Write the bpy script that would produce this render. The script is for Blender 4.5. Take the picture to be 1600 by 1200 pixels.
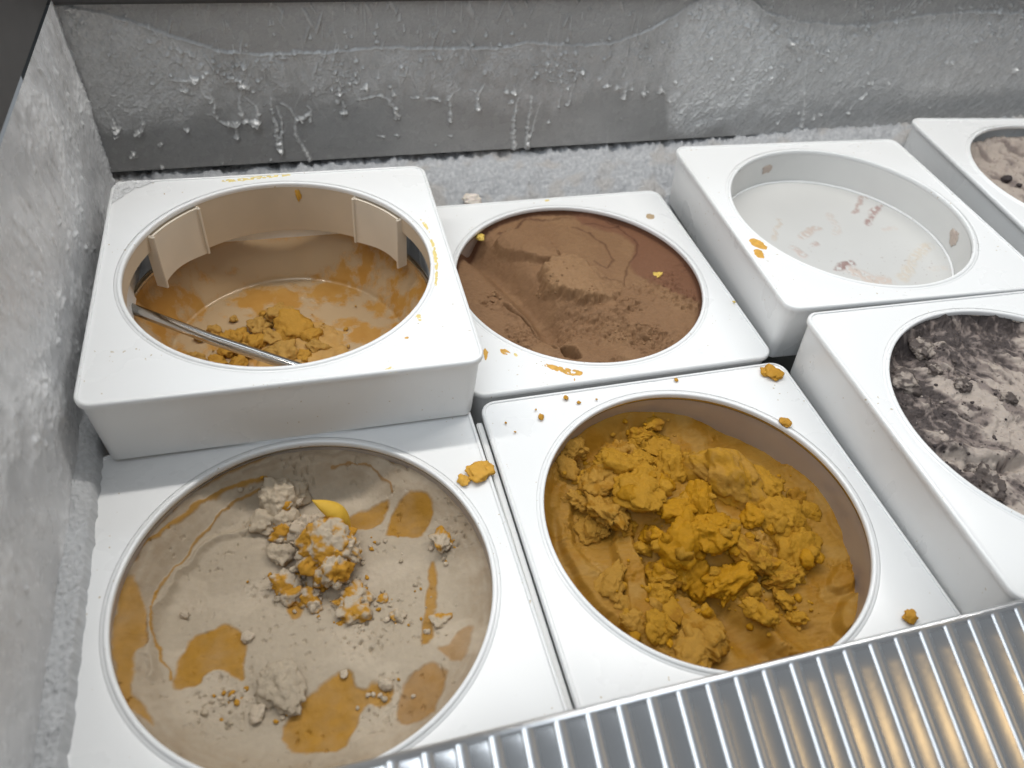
import bpy, bmesh, math, random
import numpy as np
from mathutils import Vector, Matrix, Euler

for o in list(bpy.data.objects):
    bpy.data.objects.remove(o, do_unlink=True)
scene = bpy.context.scene
COL = scene.collection
R = math.radians

# ---------------------------------------------------------------- camera
cam_data = bpy.data.cameras.new('camera')
cam_data.sensor_width = 36.0
cam_data.lens = 1212.5 / 1600 * 36
cam_data.clip_start = 0.01
cam_data.clip_end = 60
cam_data.dof.use_dof = True
cam_data.dof.focus_distance = 0.62
cam_data.dof.aperture_fstop = 5.6
cam = bpy.data.objects.new('camera', cam_data)
cam.location = (-0.25448, -0.26427, 0.44510)
cam.rotation_euler = (R(44.4246), R(-4.8452), R(-15.1382))
COL.objects.link(cam)
scene.camera = cam

# ---------------------------------------------------------------- world + lamps (a shop interior)
world = bpy.data.worlds.new('World')
scene.world = world
world.use_nodes = True
bg = world.node_tree.nodes['Background']
bg.inputs['Color'].default_value = (0.86, 0.93, 1.0, 1)
bg.inputs['Strength'].default_value = 0.25


def area_light(name, loc, target, sx, sy, power, color):
    l = bpy.data.lights.new(name, 'AREA')
    l.shape = 'RECTANGLE'; l.size = sx; l.size_y = sy
    l.energy = power; l.color = color
    o = bpy.data.objects.new(name, l)
    o.location = loc
    o.rotation_euler = (Vector(target) - Vector(loc)).to_track_quat('-Z', 'Y').to_euler()
    COL.objects.link(o)
    return o


# LED tube in the canopy over the back of the cabinet, a cool panel behind it, an unseen front fill added to brighten the walls and trim ridges
area_light('canopy_tube', (0.05, 0.40, 0.95), (0.05, 0.12, 0.0), 1.9, 0.045, 10.6, (1.0, 0.972, 0.93))
area_light('cool_panel', (0.1, 1.00, 1.02), (0.05, 0.10, 0.0), 2.0, 0.26, 3.4, (0.80, 0.90, 1.0))
area_light('front_fill', (-1.0, -0.9, 1.9), (0.0, 0.1, 0.0), 0.90, 2.6, 24.0, (0.84, 0.92, 1.0))
pend = bpy.data.lights.new('pendant_lamp', 'POINT')
pend.energy = 1.7; pend.color = (1.0, 0.66, 0.28); pend.shadow_soft_size = 0.03
pend_o = bpy.data.objects.new('pendant_lamp', pend); pend_o.location = (1.15, -1.05, 1.45); COL.objects.link(pend_o)

vs = scene.view_settings
vs.view_transform = 'Standard'; vs.look = 'None'; vs.exposure = 0.0; vs.gamma = 1.0; vs.use_curve_mapping = False
scene.render.engine = 'CYCLES'

# ---------------------------------------------------------------- numpy noise
_rng = np.random.RandomState(7)
_perm = np.concatenate([_rng.permutation(256)] * 3).astype(np.int64)
_g = _rng.normal(size=(256, 3)); _g /= np.linalg.norm(_g, axis=1)[:, None]


def perlin(x, y, z=0.0):
    x, y, z = np.broadcast_arrays(np.asarray(x, float), y, z)
    xi = np.floor(x).astype(np.int64); yi = np.floor(y).astype(np.int64); zi = np.floor(z).astype(np.int64)
    xf, yf, zf = x - xi, y - yi, z - zi
    u = xf ** 3 * (xf * (xf * 6 - 15) + 10); v = yf ** 3 * (yf * (yf * 6 - 15) + 10); w = zf ** 3 * (zf * (zf * 6 - 15) + 10)
    def gr(i, j, k):
        h = _perm[_perm[_perm[(xi + i) & 255] + ((yi + j) & 255)] + ((zi + k) & 255)]
        g = _g[h]
        return g[..., 0] * (xf - i) + g[..., 1] * (yf - j) + g[..., 2] * (zf - k)
    def L(a, b, t): return a + (b - a) * t
    return 1.5 * L(L(L(gr(0, 0, 0), gr(1, 0, 0), u), L(gr(0, 1, 0), gr(1, 1, 0), u), v),
                   L(L(gr(0, 0, 1), gr(1, 0, 1), u), L(gr(0, 1, 1), gr(1, 1, 1), u), v), w)


def fbm(x, y, z=0.0, oct=4, gain=0.5):
    s = 0; a = 1.0; f = 1.0
    for i in range(oct):
        s = s + a * perlin(x * f + 17.3 * i, y * f - 9.1 * i, (z * f if np.ndim(z) else z) + 3.7 * i)
        a *= gain; f *= 2.03
    return s


def ridged(x, y, z=0.0, oct=4):
    s = 0; a = 1.0; f = 1.0
    for i in range(oct):
        s = s + a * (1 - 2 * np.abs(perlin(x * f + 5.3 * i, y * f + 8.1 * i, z * f if np.ndim(z) else z + i)))
        a *= 0.5; f *= 2.1
    return s


def worley(x, y, z=0.0, seed=0):
    x, y, z = np.broadcast_arrays(np.asarray(x, float), y, z)
    xi = np.floor(x).astype(np.int64); yi = np.floor(y).astype(np.int64); zi = np.floor(z).astype(np.int64)
    best = np.full(x.shape, 9.0); sec = np.full(x.shape, 9.0); bid = np.zeros(x.shape, np.int64)
    kz = (-1, 0, 1) if np.ptp(z) > 0 else (0,)
    for i in (-1, 0, 1):
        for j in (-1, 0, 1):
            for k in kz:
                h = _perm[_perm[_perm[(xi + i + seed) & 255] + ((yi + j) & 255)] + ((zi + k) & 255)]
                px = xi + i + (h * 0.618) % 1; py = yi + j + (h * 0.7548) % 1; pz = zi + k + (h * 0.5698) % 1
                d = np.sqrt((x - px) ** 2 + (y - py) ** 2 + ((z - pz) ** 2 if len(kz) > 1 else 0))
                m = d < best
                sec = np.where(m, best, np.minimum(sec, d)); bid = np.where(m, h, bid); best = np.where(m, d, best)
    return best, sec, bid


def smooth(a, b, x):
    t = np.clip((x - a) / (b - a), 0, 1)
    return t * t * (3 - 2 * t)


def seg_dist(x, y, pts):
    """distance to a polyline, and the parameter (0..1) along it"""
    best = np.full(np.shape(x), 1e9); par = np.zeros(np.shape(x))
    n = len(pts) - 1
    for i in range(n):
        ax, ay = pts[i]; bx, by = pts[i + 1]
        dx, dy = bx - ax, by - ay
        t = np.clip(((x - ax) * dx + (y - ay) * dy) / (dx * dx + dy * dy + 1e-12), 0, 1)
        d = np.hypot(x - ax - t * dx, y - ay - t * dy)
        m = d < best
        best = np.where(m, d, best); par = np.where(m, (i + t) / n, par)
    return best, par


def rounded(pts, it=2, closed=True):
    """corner-cutting: turns a coarse outline into a smooth one"""
    P = [tuple(p) for p in pts]
    for _ in range(it):
        Q = []
        n = len(P)
        for i in range(n if closed else n - 1):
            p, q = P[i], P[(i + 1) % n]
            Q += [(p[0] * .75 + q[0] * .25, p[1] * .75 + q[1] * .25), (p[0] * .25 + q[0] * .75, p[1] * .25 + q[1] * .75)]
        P = Q if closed else [P[0]] + Q + [P[-1]]
    return P


def poly_sd(x, y, pts, it=2):
    """signed distance to a smoothed polygon, negative inside (0.02 away from it)"""
    pts = rounded(pts, it)
    P = np.array(pts); lo = P.min(0) - 0.012; hi = P.max(0) + 0.012
    out = np.full(np.shape(x), 0.02)
    sel = (x > lo[0]) & (x < hi[0]) & (y > lo[1]) & (y < hi[1])
    if not sel.any(): return out
    xs, ys = x[sel], y[sel]
    d, _ = seg_dist(xs, ys, pts + [pts[0]])
    ins = np.zeros(xs.shape, bool)
    n = len(pts)
    for i in range(n):
        ax, ay = pts[i]; bx, by = pts[(i + 1) % n]
        ins ^= ((ay > ys) != (by > ys)) & (xs < (bx - ax) * (ys - ay) / (by - ay + 1e-15) + ax)
    out[sel] = np.where(ins, -d, d)
    return out


# ---------------------------------------------------------------- mesh helpers
def mesh_np(name, verts, faces, smooth_=True, tint=None):
    verts = np.asarray(verts, np.float32); faces = np.asarray(faces, np.int32)
    me = bpy.data.meshes.new(name)
    k = faces.shape[1]
    me.vertices.add(len(verts)); me.vertices.foreach_set('co', verts.ravel())
    me.loops.add(faces.size); me.loops.foreach_set('vertex_index', faces.ravel())
    me.polygons.add(len(faces))
    me.polygons.foreach_set('loop_start', np.arange(0, faces.size, k, dtype=np.int32))
    me.polygons.foreach_set('loop_total', np.full(len(faces), k, np.int32))
    me.polygons.foreach_set('use_smooth', np.full(len(faces), smooth_, bool))
    me.update(calc_edges=True)
    if tint is not None:
        a = me.attributes.new('tint', 'FLOAT_COLOR', 'POINT')
        t = np.ones((len(verts), 4), np.float32); t[:, :3] = tint
        a.data.foreach_set('color', t.ravel())
    return me


def grid_faces(nu, nv, closed=False):
    i = np.arange(nu if closed else nu - 1)[:, None]; j = np.arange(nv - 1)[None, :]
    i2 = (i + 1) % nu
    f = np.stack(np.broadcast_arrays(i * nv + j, i2 * nv + j, i2 * nv + j + 1, i * nv + j + 1), -1)
    return f.reshape(-1, 4)


def link(name, me, mat=None, parent=None, sharp=None, loc=None):
    o = bpy.data.objects.new(name, me)
    COL.objects.link(o)
    if mat is not None and len(me.materials) == 0: me.materials.append(mat)
    if sharp: me.set_sharp_from_angle(angle=R(sharp))
    if parent is not None: o.parent = parent
    if loc is not None: o.location = loc
    return o


def tag(o, label=None, cat=None, group=None, kind=None):
    if label: o['label'] = label
    if cat: o['category'] = cat
    if group: o['group'] = group
    if kind: o['kind'] = kind
    return o


def empty(name, loc, rz=0.0):
    o = bpy.data.objects.new(name, None)
    o.empty_display_size = 0.02
    o.location = loc; o.rotation_euler = (0, 0, rz)
    COL.objects.link(o)
    return o


def revolve(profile, n=160, a0=0.0, a1=None, closed=True, cx=0, cy=0):
    pr = np.array(profile, float)
    if a1 is None:
        th = np.linspace(0, 2 * np.pi, n, endpoint=False); cl = True
    else:
        th = np.linspace(a0, a1, n); cl = False
    m = len(pr)
    V = np.zeros((n, m, 3))
    V[..., 0] = cx + pr[None, :, 0] * np.cos(th)[:, None]
    V[..., 1] = cy + pr[None, :, 0] * np.sin(th)[:, None]
    V[..., 2] = pr[None, :, 1]
    return V.reshape(-1, 3), grid_faces(n, m, cl)


def box_mesh(name, x0, x1, y0, y1, z0, z1, bev=0.0):
    bm = bmesh.new()
    bmesh.ops.create_cube(bm, size=1)
    for v in bm.verts:
        v.co = Vector(((x0 + x1) / 2 + v.co.x * (x1 - x0), (y0 + y1) / 2 + v.co.y * (y1 - y0), (z0 + z1) / 2 + v.co.z * (z1 - z0)))
    if bev: bmesh.ops.bevel(bm, geom=bm.edges[:], offset=bev, segments=3, affect='EDGES')
    me = bpy.data.meshes.new(name); bm.to_mesh(me); bm.free()
    return me


def tube_mesh(name, pts, r, n=14):
    """a round bar along a polyline; r number or list"""
    pts = [Vector(p) for p in pts]
    rs = r if isinstance(r, (list, tuple)) else [r] * len(pts)
    V = []
    for i, p in enumerate(pts):
        d = (pts[min(i + 1, len(pts) - 1)] - pts[max(i - 1, 0)]).normalized()
        a = d.cross(Vector((0, 0, 1)));
        if a.length < 1e-4: a = Vector((1, 0, 0))
        a.normalize(); b = d.cross(a)
        for k in range(n):
            t = 2 * math.pi * k / n
            V.append(p + (a * math.cos(t) + b * math.sin(t)) * rs[i])
    F = []
    for i in range(len(pts) - 1):
        for k in range(n):
            F.append((i * n + k, i * n + (k + 1) % n, (i + 1) * n + (k + 1) % n, (i + 1) * n + k))
    me = bpy.data.meshes.new(name); me.from_pydata([tuple(v) for v in V], [], F + [tuple(range(n))[::-1], tuple(range((len(pts) - 1) * n, len(pts) * n))])
    me.polygons.foreach_set('use_smooth', [True] * len(me.polygons))
    me.update()
    return me


# ---------------------------------------------------------------- materials
def new_mat(name):
    m = bpy.data.materials.new(name); m.use_nodes = True
    nt = m.node_tree
    return m, nt, nt.nodes['Principled BSDF']


def add_bump(nt, bsdf, layers, dist=0.001):
    """layers: (scale, strength, detail)"""
    tc = nt.nodes.new('ShaderNodeTexCoord')
    prev = None
    for sc, st, det in layers:
        n = nt.nodes.new('ShaderNodeTexNoise'); n.inputs['Scale'].default_value = sc; n.inputs['Detail'].default_value = det
        nt.links.new(tc.outputs['Object'], n.inputs['Vector'])
        b = nt.nodes.new('ShaderNodeBump'); b.inputs['Strength'].default_value = st; b.inputs['Distance'].default_value = dist
        nt.links.new(n.outputs['Fac'], b.inputs['Height'])
        if prev is not None: nt.links.new(prev.outputs['Normal'], b.inputs['Normal'])
        prev = b
    nt.links.new(prev.outputs['Normal'], bsdf.inputs['Normal'])


def mat_plain(name, col, rough=0.5, metal=0.0, bump=None, var=0.0, vscale=40, sss=0.0, dist=0.001):
    m, nt, b = new_mat(name)
    b.inputs['Roughness'].default_value = rough; b.inputs['Metallic'].default_value = metal
    b.inputs['Base Color'].default_value = (*col, 1)
    if var:
        tc = nt.nodes.new('ShaderNodeTexCoord'); n = nt.nodes.new('ShaderNodeTexNoise')
        n.inputs['Scale'].default_value = vscale; n.inputs['Detail'].default_value = 5
        nt.links.new(tc.outputs['Object'], n.inputs['Vector'])
        mx = nt.nodes.new('ShaderNodeMix'); mx.data_type = 'RGBA'
        mx.inputs[6].default_value = (*[c * (1 - var) for c in col], 1); mx.inputs[7].default_value = (*[min(1, c * (1 + var)) for c in col], 1)
        nt.links.new(n.outputs['Fac'], mx.inputs[0]); nt.links.new(mx.outputs[2], b.inputs['Base Color'])
    if sss:
        b.inputs['Subsurface Weight'].default_value = sss
        b.inputs['Subsurface Radius'].default_value = (0.006, 0.004, 0.002)
        b.inputs['Subsurface Scale'].default_value = 1.0
    if bump: add_bump(nt, b, bump, dist)
    return m


def mat_tint(name, rough=0.6, bump=((900, 0.5, 6),), dist=0.0008, sss=0.0, spec=0.5, rough_var=0.0):
    """colour comes from the mesh's own 'tint' attribute (what the food is made of), fine relief from noise"""
    m, nt, b = new_mat(name)
    at = nt.nodes.new('ShaderNodeAttribute'); at.attribute_name = 'tint'
    nt.links.new(at.outputs['Color'], b.inputs['Base Color'])
    b.inputs['Roughness'].default_value = rough
    b.inputs['Specular IOR Level'].default_value = spec
    if sss:
        b.inputs['Subsurface Weight'].default_value = sss
        b.inputs['Subsurface Radius'].default_value = (0.004, 0.0025, 0.001)
        b.inputs['Subsurface Scale'].default_value = 1.0
    if rough_var:
        tc = nt.nodes.new('ShaderNodeTexCoord'); n = nt.nodes.new('ShaderNodeTexNoise'); n.inputs['Scale'].default_value = 60
        nt.links.new(tc.outputs['Object'], n.inputs['Vector'])
        mr = nt.nodes.new('ShaderNodeMapRange'); mr.inputs[3].default_value = rough - rough_var; mr.inputs[4].default_value = rough + rough_var
        nt.links.new(n.outputs['Fac'], mr.inputs[0]); nt.links.new(mr.outputs[0], b.inputs['Roughness'])
    add_bump(nt, b, bump, dist)
    return m


M = {}


def plastic_material():
    """white plastic that is used every day: faint mottling, specks of dried food, wiped streaks in the gloss"""
    m, nt, b = new_mat('white_plastic')
    N = nt.nodes.new; Lk = nt.links.new
    tc = N('ShaderNodeTexCoord'); geo = N('ShaderNodeObjectInfo')
    ad = N('ShaderNodeVectorMath'); ad.operation = 'ADD'; Lk(tc.outputs['Object'], ad.inputs[0]); Lk(geo.outputs['Location'], ad.inputs[1])
    n1 = N('ShaderNodeTexNoise'); n1.inputs['Scale'].default_value = 9; n1.inputs['Detail'].default_value = 6; Lk(ad.outputs[0], n1.inputs['Vector'])
    mx = N('ShaderNodeMix'); mx.data_type = 'RGBA'; mx.inputs[6].default_value = (0.82, 0.825, 0.82, 1); mx.inputs[7].default_value = (0.80, 0.80, 0.79, 1)
    Lk(n1.outputs['Fac'], mx.inputs[0])
    n2 = N('ShaderNodeTexNoise'); n2.inputs['Scale'].default_value = 330; n2.inputs['Detail'].default_value = 1; Lk(ad.outputs[0], n2.inputs['Vector'])
    n3 = N('ShaderNodeTexNoise'); n3.inputs['Scale'].default_value = 16; n3.inputs['Detail'].default_value = 2; Lk(ad.outputs[0], n3.inputs['Vector'])
    mul = N('ShaderNodeMath'); mul.operation = 'MULTIPLY_ADD'; mul.inputs[1].default_value = 0.35; Lk(n3.outputs['Fac'], mul.inputs[0]); Lk(n2.outputs['Fac'], mul.inputs[2])
    rp = N('ShaderNodeMapRange'); rp.inputs[1].default_value = 0.955; rp.inputs[2].default_value = 0.985; Lk(mul.outputs[0], rp.inputs[0])
    m2 = N('ShaderNodeMix'); m2.data_type = 'RGBA'; m2.inputs[7].default_value = (0.50, 0.42, 0.30, 1)
    Lk(rp.outputs[0], m2.inputs[0]); Lk(mx.outputs[2], m2.inputs[6]); Lk(m2.outputs[2], b.inputs['Base Color'])
    mp = N('ShaderNodeMapping'); mp.inputs['Scale'].default_value = (3, 4, 3); mp.inputs['Rotation'].default_value = (0, 0, 0.5); Lk(ad.outputs[0], mp.inputs['Vector'])
    n4 = N('ShaderNodeTexNoise'); n4.inputs['Scale'].default_value = 5; n4.inputs['Detail'].default_value = 5; Lk(mp.outputs[0], n4.inputs['Vector'])
    rr = N('ShaderNodeMapRange'); rr.inputs[3].default_value = 0.25; rr.inputs[4].default_value = 0.31; Lk(n4.outputs['Fac'], rr.inputs[0]); Lk(rr.outputs[0], b.inputs['Roughness'])
    add_bump(nt, b, ((14, 0.06, 2), (1500, 0.03, 2)), 0.002)
    return m


M['plastic'] = plastic_material()
M['plastic_shaded'] = mat_plain('white_plastic_shaded', (0.70, 0.695, 0.675), 0.42, var=0.04, vscale=20)  # dimmed copy of the white plastic: weaker light inside is put in the colour
M['plastic_clip'] = mat_plain('clip_plastic', (0.70, 0.62, 0.51), 0.40, var=0.10, vscale=24)
M['plastic_tan'] = mat_plain('tan_plastic', (0.58, 0.48, 0.36), 0.40, var=0.14, vscale=24)  # tan holds mango film plus the shade and orange bounce on the skirt
M['tub_steel'] = mat_plain('satin_steel', (0.50, 0.45, 0.42), 0.34, 0.55, bump=((60, 0.06, 3),), var=0.10, vscale=30)
M['steel'] = mat_plain('polished_steel', (0.62, 0.60, 0.57), 0.16, 1.0, bump=((60, 0.06, 3),), var=0.06, vscale=30)
M['trim'] = mat_plain('brushed_steel', (0.74, 0.74, 0.74), 0.28, 1.0, bump=((180, 0.05, 3),), var=0.05, vscale=25)
M['flute'] = mat_plain('brushed_steel_flat', (0.70, 0.70, 0.70), 0.23, 1.0, bump=((180, 0.05, 3),), var=0.08, vscale=35)
M['dark'] = mat_plain('dark_rim', (0.075, 0.072, 0.070), 0.45, var=0.2)
M['floor'] = mat_plain('cabinet_floor', (0.16, 0.17, 0.17), 0.5, var=0.2)
M['ice'] = mat_tint('ice_cream', 0.66, ((420, 0.55, 9), (1600, 0.45, 6)), 0.0013, sss=0.04, spec=0.22, rough_var=0.12)
M['gloss_ice'] = mat_tint('ice_cream_smooth', 0.60, ((420, 0.30, 9), (1800, 0.30, 6)), 0.0010, sss=0.04, spec=0.28, rough_var=0.12)
M['wallfrost'] = mat_tint('frosted_steel', 0.27, ((350, 0.16, 8), (1400, 0.22, 5)), 0.0006, spec=0.6, rough_var=0.10)
M['frost'] = mat_tint('frost_snow', 0.55, ((800, 0.7, 8), (3000, 0.5, 4)), 0.0014, sss=0.0, spec=0.5)
M['smear'] = mat_plain('mango_smear', (0.62, 0.33, 0.045), 0.45, bump=((900, 0.4, 4),), var=0.35, vscale=300, sss=0.1, dist=0.0005)

# ---------------------------------------------------------------- the place of each tub (centre of its top face, turn)
H = 0.063                       # height of a collar
AX, AY = 0.135, 0.1339          # half sizes of its top
RH = 0.1161                     # radius of its opening
TUB = {
    'A': ((-0.2693, 0.2520, 0.0631), R(-0.92)),
    'B': ((-0.0043, 0.2718, 0.0026), R(-0.06)),
    'C': ((-0.2759, 0.0036, -0.0017), R(0.88)),
    'D': ((0.0, 0.0, 0.0), 0.0),
    'E': ((0.2696, 0.2719, 0.0502), R(-2.41)),
    'F': ((0.2680, -0.0017, 0.0525), R(-1.46)),
    'G': ((0.5753, 0.2902, 0.0538), R(-5.78)),
}
WY = 0.46      # plane of the back wall
WX = -0.418    # plane of the left wall

# ---------------------------------------------------------------- the cabinet
floor = tag(link('cabinet_floor', box_mesh('cabinet_floor', -0.45, 1.0, -0.20, 0.50, -0.22, -0.20), M['floor']), kind='structure')


def fill(px, base):
    """paint helper: array of one colour"""
    return np.ones((px, 3)) * np.array(base)


def mix(tint, col, m):
    return tint + (np.array(col) - tint) * np.clip(m, 0, 1)[..., None]


def back_wall():
    x0, x1, z0, z1 = WX - 0.004, 0.78, 0.031, 0.200
    nx, nz = 1150, 210
    # denser towards the left where the camera is close
    xs = x0 + (x1 - x0) * (np.linspace(0, 1, nx) ** 1.15); zs = np.linspace(z0, z1, nz)
    X, Z = np.meshgrid(xs, zs, indexing='ij')
    steel = np.array((0.350, 0.341, 0.330)); film = np.array((0.450, 0.440, 0.428)); frost = np.array((0.74, 0.735, 0.725)); drop = np.array((0.66, 0.655, 0.64))
    tint = np.ones(X.shape + (3,)) * steel
    tint *= (1 + 0.06 * fbm(X * 30, Z * 60, 1.0, 3))[..., None]
    h = np.zeros(X.shape)
    wob = 0.0035 * fbm(X * 45, Z * 45, 2.2, 3)
    # the frozen film: a line across the wall with a raised lip, feathered ice above it, drips below it
    line = [(-0.4097, 0.1816), (-0.3873, 0.1763), (-0.3671, 0.1699), (-0.335, 0.1561), (-0.301, 0.1427), (-0.2692, 0.1379), (-0.2358, 0.1388), (-0.2018, 0.139), (-0.155, 0.1419), (-0.0946, 0.1393), (-0.0444, 0.138), (-0.0191, 0.1429), (0.0339, 0.1392), (0.0743, 0.1408), (0.1066, 0.1514), (0.1373, 0.1682), (0.1606, 0.1848), (0.2104, 0.1844), (0.2343, 0.1681), (0.2796, 0.1579), (0.3529, 0.152), (0.4376, 0.1627), (0.5039, 0.1659), (0.5682, 0.1623), (0.7133, 0.1567)]
    lx = np.array([p[0] for p in line]); lz = np.array([p[1] for p in line])
    zl = np.interp(X, lx, lz) + 0.0012 * fbm(X * 160, 0 * X, 0.5, 3)
    low = [(-0.4388, 0.0826), (-0.3908, 0.0739), (-0.3483, 0.0935), (-0.3166, 0.0859), (-0.2784, 0.0744), (-0.2519, 0.0986), (-0.217, 0.0971), (-0.1812, 0.0924), (-0.1316, 0.0923), (-0.0934, 0.092), (-0.0537, 0.0836), (-0.0258, 0.072), (0.0152, 0.0771), (0.0551, 0.0927), (0.0976, 0.0945), (0.1429, 0.0893), (0.1578, 0.0446), (0.2823, 0.0458), (0.4445, 0.0696), (0.6319, 0.07), (0.7904, 0.0638)]
    zb = np.interp(X, [p[0] for p in low], [p[1] for p in low]) + 0.006 * fbm(X * 70, 0 * X, 4.5, 4)
    inband = smooth(-0.0006, 0.0006, zl - Z) * smooth(-0.014, 0.012, Z - zb + 0.006 * fbm(X * 60, Z * 60, 90.0, 4))
    tint = mix(tint, film * 1.0, inband * (0.75 + 0.5 * fbm(X * 90, Z * 60, 7.0, 4)))
    h += 0.0009 * inband + inband * 0.0010 * fbm(X * 75, Z * 40, 70.0, 5)
    lip = np.exp(-((Z - zl) / 0.0011) ** 2) * (0.6 + 0.6 * fbm(X * 60, 0 * X, 1.7, 2))
    h += 0.0013 * lip; tint = mix(tint, frost, 0.5 * lip)
    # feathers of ice above the line and in the band, slanting blades
    for k, (ang, s1, s2, amp) in enumerate(((70, 260, 28, 1.0), (115, 260, 28, 0.9), (88, 340, 22, 0.8))):
        ca, sa = math.cos(R(ang)), math.sin(R(ang))
        u = X * ca + Z * sa; v = -X * sa + Z * ca
        n = fbm(v * s1, u * s2, 10.0 + k, 3)
        patch = smooth(-0.15, 0.35, fbm(X * 26, Z * 26, 20.0 + k, 2))
        bl = smooth(0.35, 0.75, n) * patch * smooth(-0.05, 0.02, Z - zl + 0.028)
        h += 0.0014 * amp * bl; tint = mix(tint, film * 1.3, 0.5 * bl)
    # frosty zones: the corner on the left and the second panel on the right
    for pts, st in (([(-0.408, 0.1953), (-0.3893, 0.1779), (-0.3446, 0.159), (-0.308, 0.1333), (-0.3035, 0.1128), (-0.335, 0.0773), (-0.3693, 0.0728), (-0.4038, 0.0652), (-0.4172, 0.0754), (-0.4198, 0.1553)], 0.55),
                    ([(0.1568, 0.1861), (0.142, 0.1557), (0.1388, 0.1236), (0.1495, 0.0925), (0.1534, 0.034), (0.2196, 0.0366), (0.2629, 0.0772), (0.2764, 0.1162), (0.2432, 0.1539), (0.2074, 0.1826)], 0.85),
                    ([(0.227, 0.1574), (0.3577, 0.1418), (0.4499, 0.1558), (0.5731, 0.1552), (0.7602, 0.1597), (0.8876, 0.0148), (0.5642, 0.0228), (0.2896, 0.0254), (0.2218, 0.0293), (0.247, 0.0996)], 0.50)):
        sd = poly_sd(X, Z, pts) + 1.2 * wob
        m = smooth(0.006, -0.008, sd) * st
        gr = 0.75 + 0.35 * fbm(X * 220, Z * 220, 30.0, 4)
        sw = 0.5 + 0.5 * fbm((X + Z) * 40, (Z - X) * 140, 33.0, 3)
        tint = mix(tint, frost * 0.98, m * gr * (0.65 + 0.5 * sw)); h += m * (0.0009 * fbm(X * 420, Z * 420, 5.0, 3) + 0.0013 * sw)
    # bubbly belts of frozen beads
    f1, f2, bid = worley(X * 190, Z * 150)
    rad = 0.18 + 0.28 * ((bid * 0.37) % 1)
    belt = np.exp(-((Z - (zl - 0.022)) / 0.014) ** 2) * smooth(-0.1, 0.35, fbm(X * 22, Z * 30, 40.0, 3))
    belt = np.maximum(belt, smooth(0.2, 0.5, fbm(X * 16, Z * 22, 44.0, 2)) * smooth(0.10, 0.30, X) * smooth(0.075, 0.095, Z) * 0.9)
    keep = ((bid * 0.731) % 1) < 0.55 * belt
    bead = np.sqrt(np.clip(1 - (f1 / rad) ** 2, 0, 1)) * keep
    h += 0.0019 * bead; tint = mix(tint, drop, 0.45 * bead)
    f1, f2, bid = worley(X * 420, Z * 330, seed=9)
    keep = ((bid * 0.531) % 1) < 0.7 * belt
    bead = np.sqrt(np.clip(1 - (f1 / 0.42) ** 2, 0, 1)) * keep
    h += 0.0009 * bead; tint = mix(tint, drop * 0.9, 0.3 * bead)
    # single drips and runs
    rnd = random.Random(3)
    def drip(pts, r):
        nonlocal h, tint
        cx = sum(p[0] for p in pts) / len(pts); cz = sum(p[1] for p in pts) / len(pts)
        ext = max(max(abs(p[0] - cx), abs(p[1] - cz)) for p in pts) + r * 4
        i0, i1 = np.searchsorted(xs, (cx - ext, cx + ext)); j0, j1 = np.searchsorted(zs, (cz - ext, cz + ext))
        if i1 <= i0 or j1 <= j0: return
        S = (slice(i0, i1), slice(j0, j1))
        xx, zz = X[S], Z[S]
        d, t = seg_dist(xx + wob[S] * 0.45, zz + wob[S] * 0.45, rounded(pts, 1, False))
        rr = 1.22 * r * (0.34 + 0.66 * t ** 2) * (1 + 0.75 * perlin(xx * 210, zz * 210, 3.0) + 0.55 * perlin(xx * 480, zz * 480, 4.0))
        rr = np.maximum(rr, 0.0003)
        dome = np.sqrt(np.clip(1 - (d / rr) ** 2, 0, 1))
        h[S] = np.maximum(h[S], 0.85 * rr * dome + 0.7 * h[S])
        tint[S] = mix(tint[S], drop, 0.50 * smooth(0.0, 0.9, dome))
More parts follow.
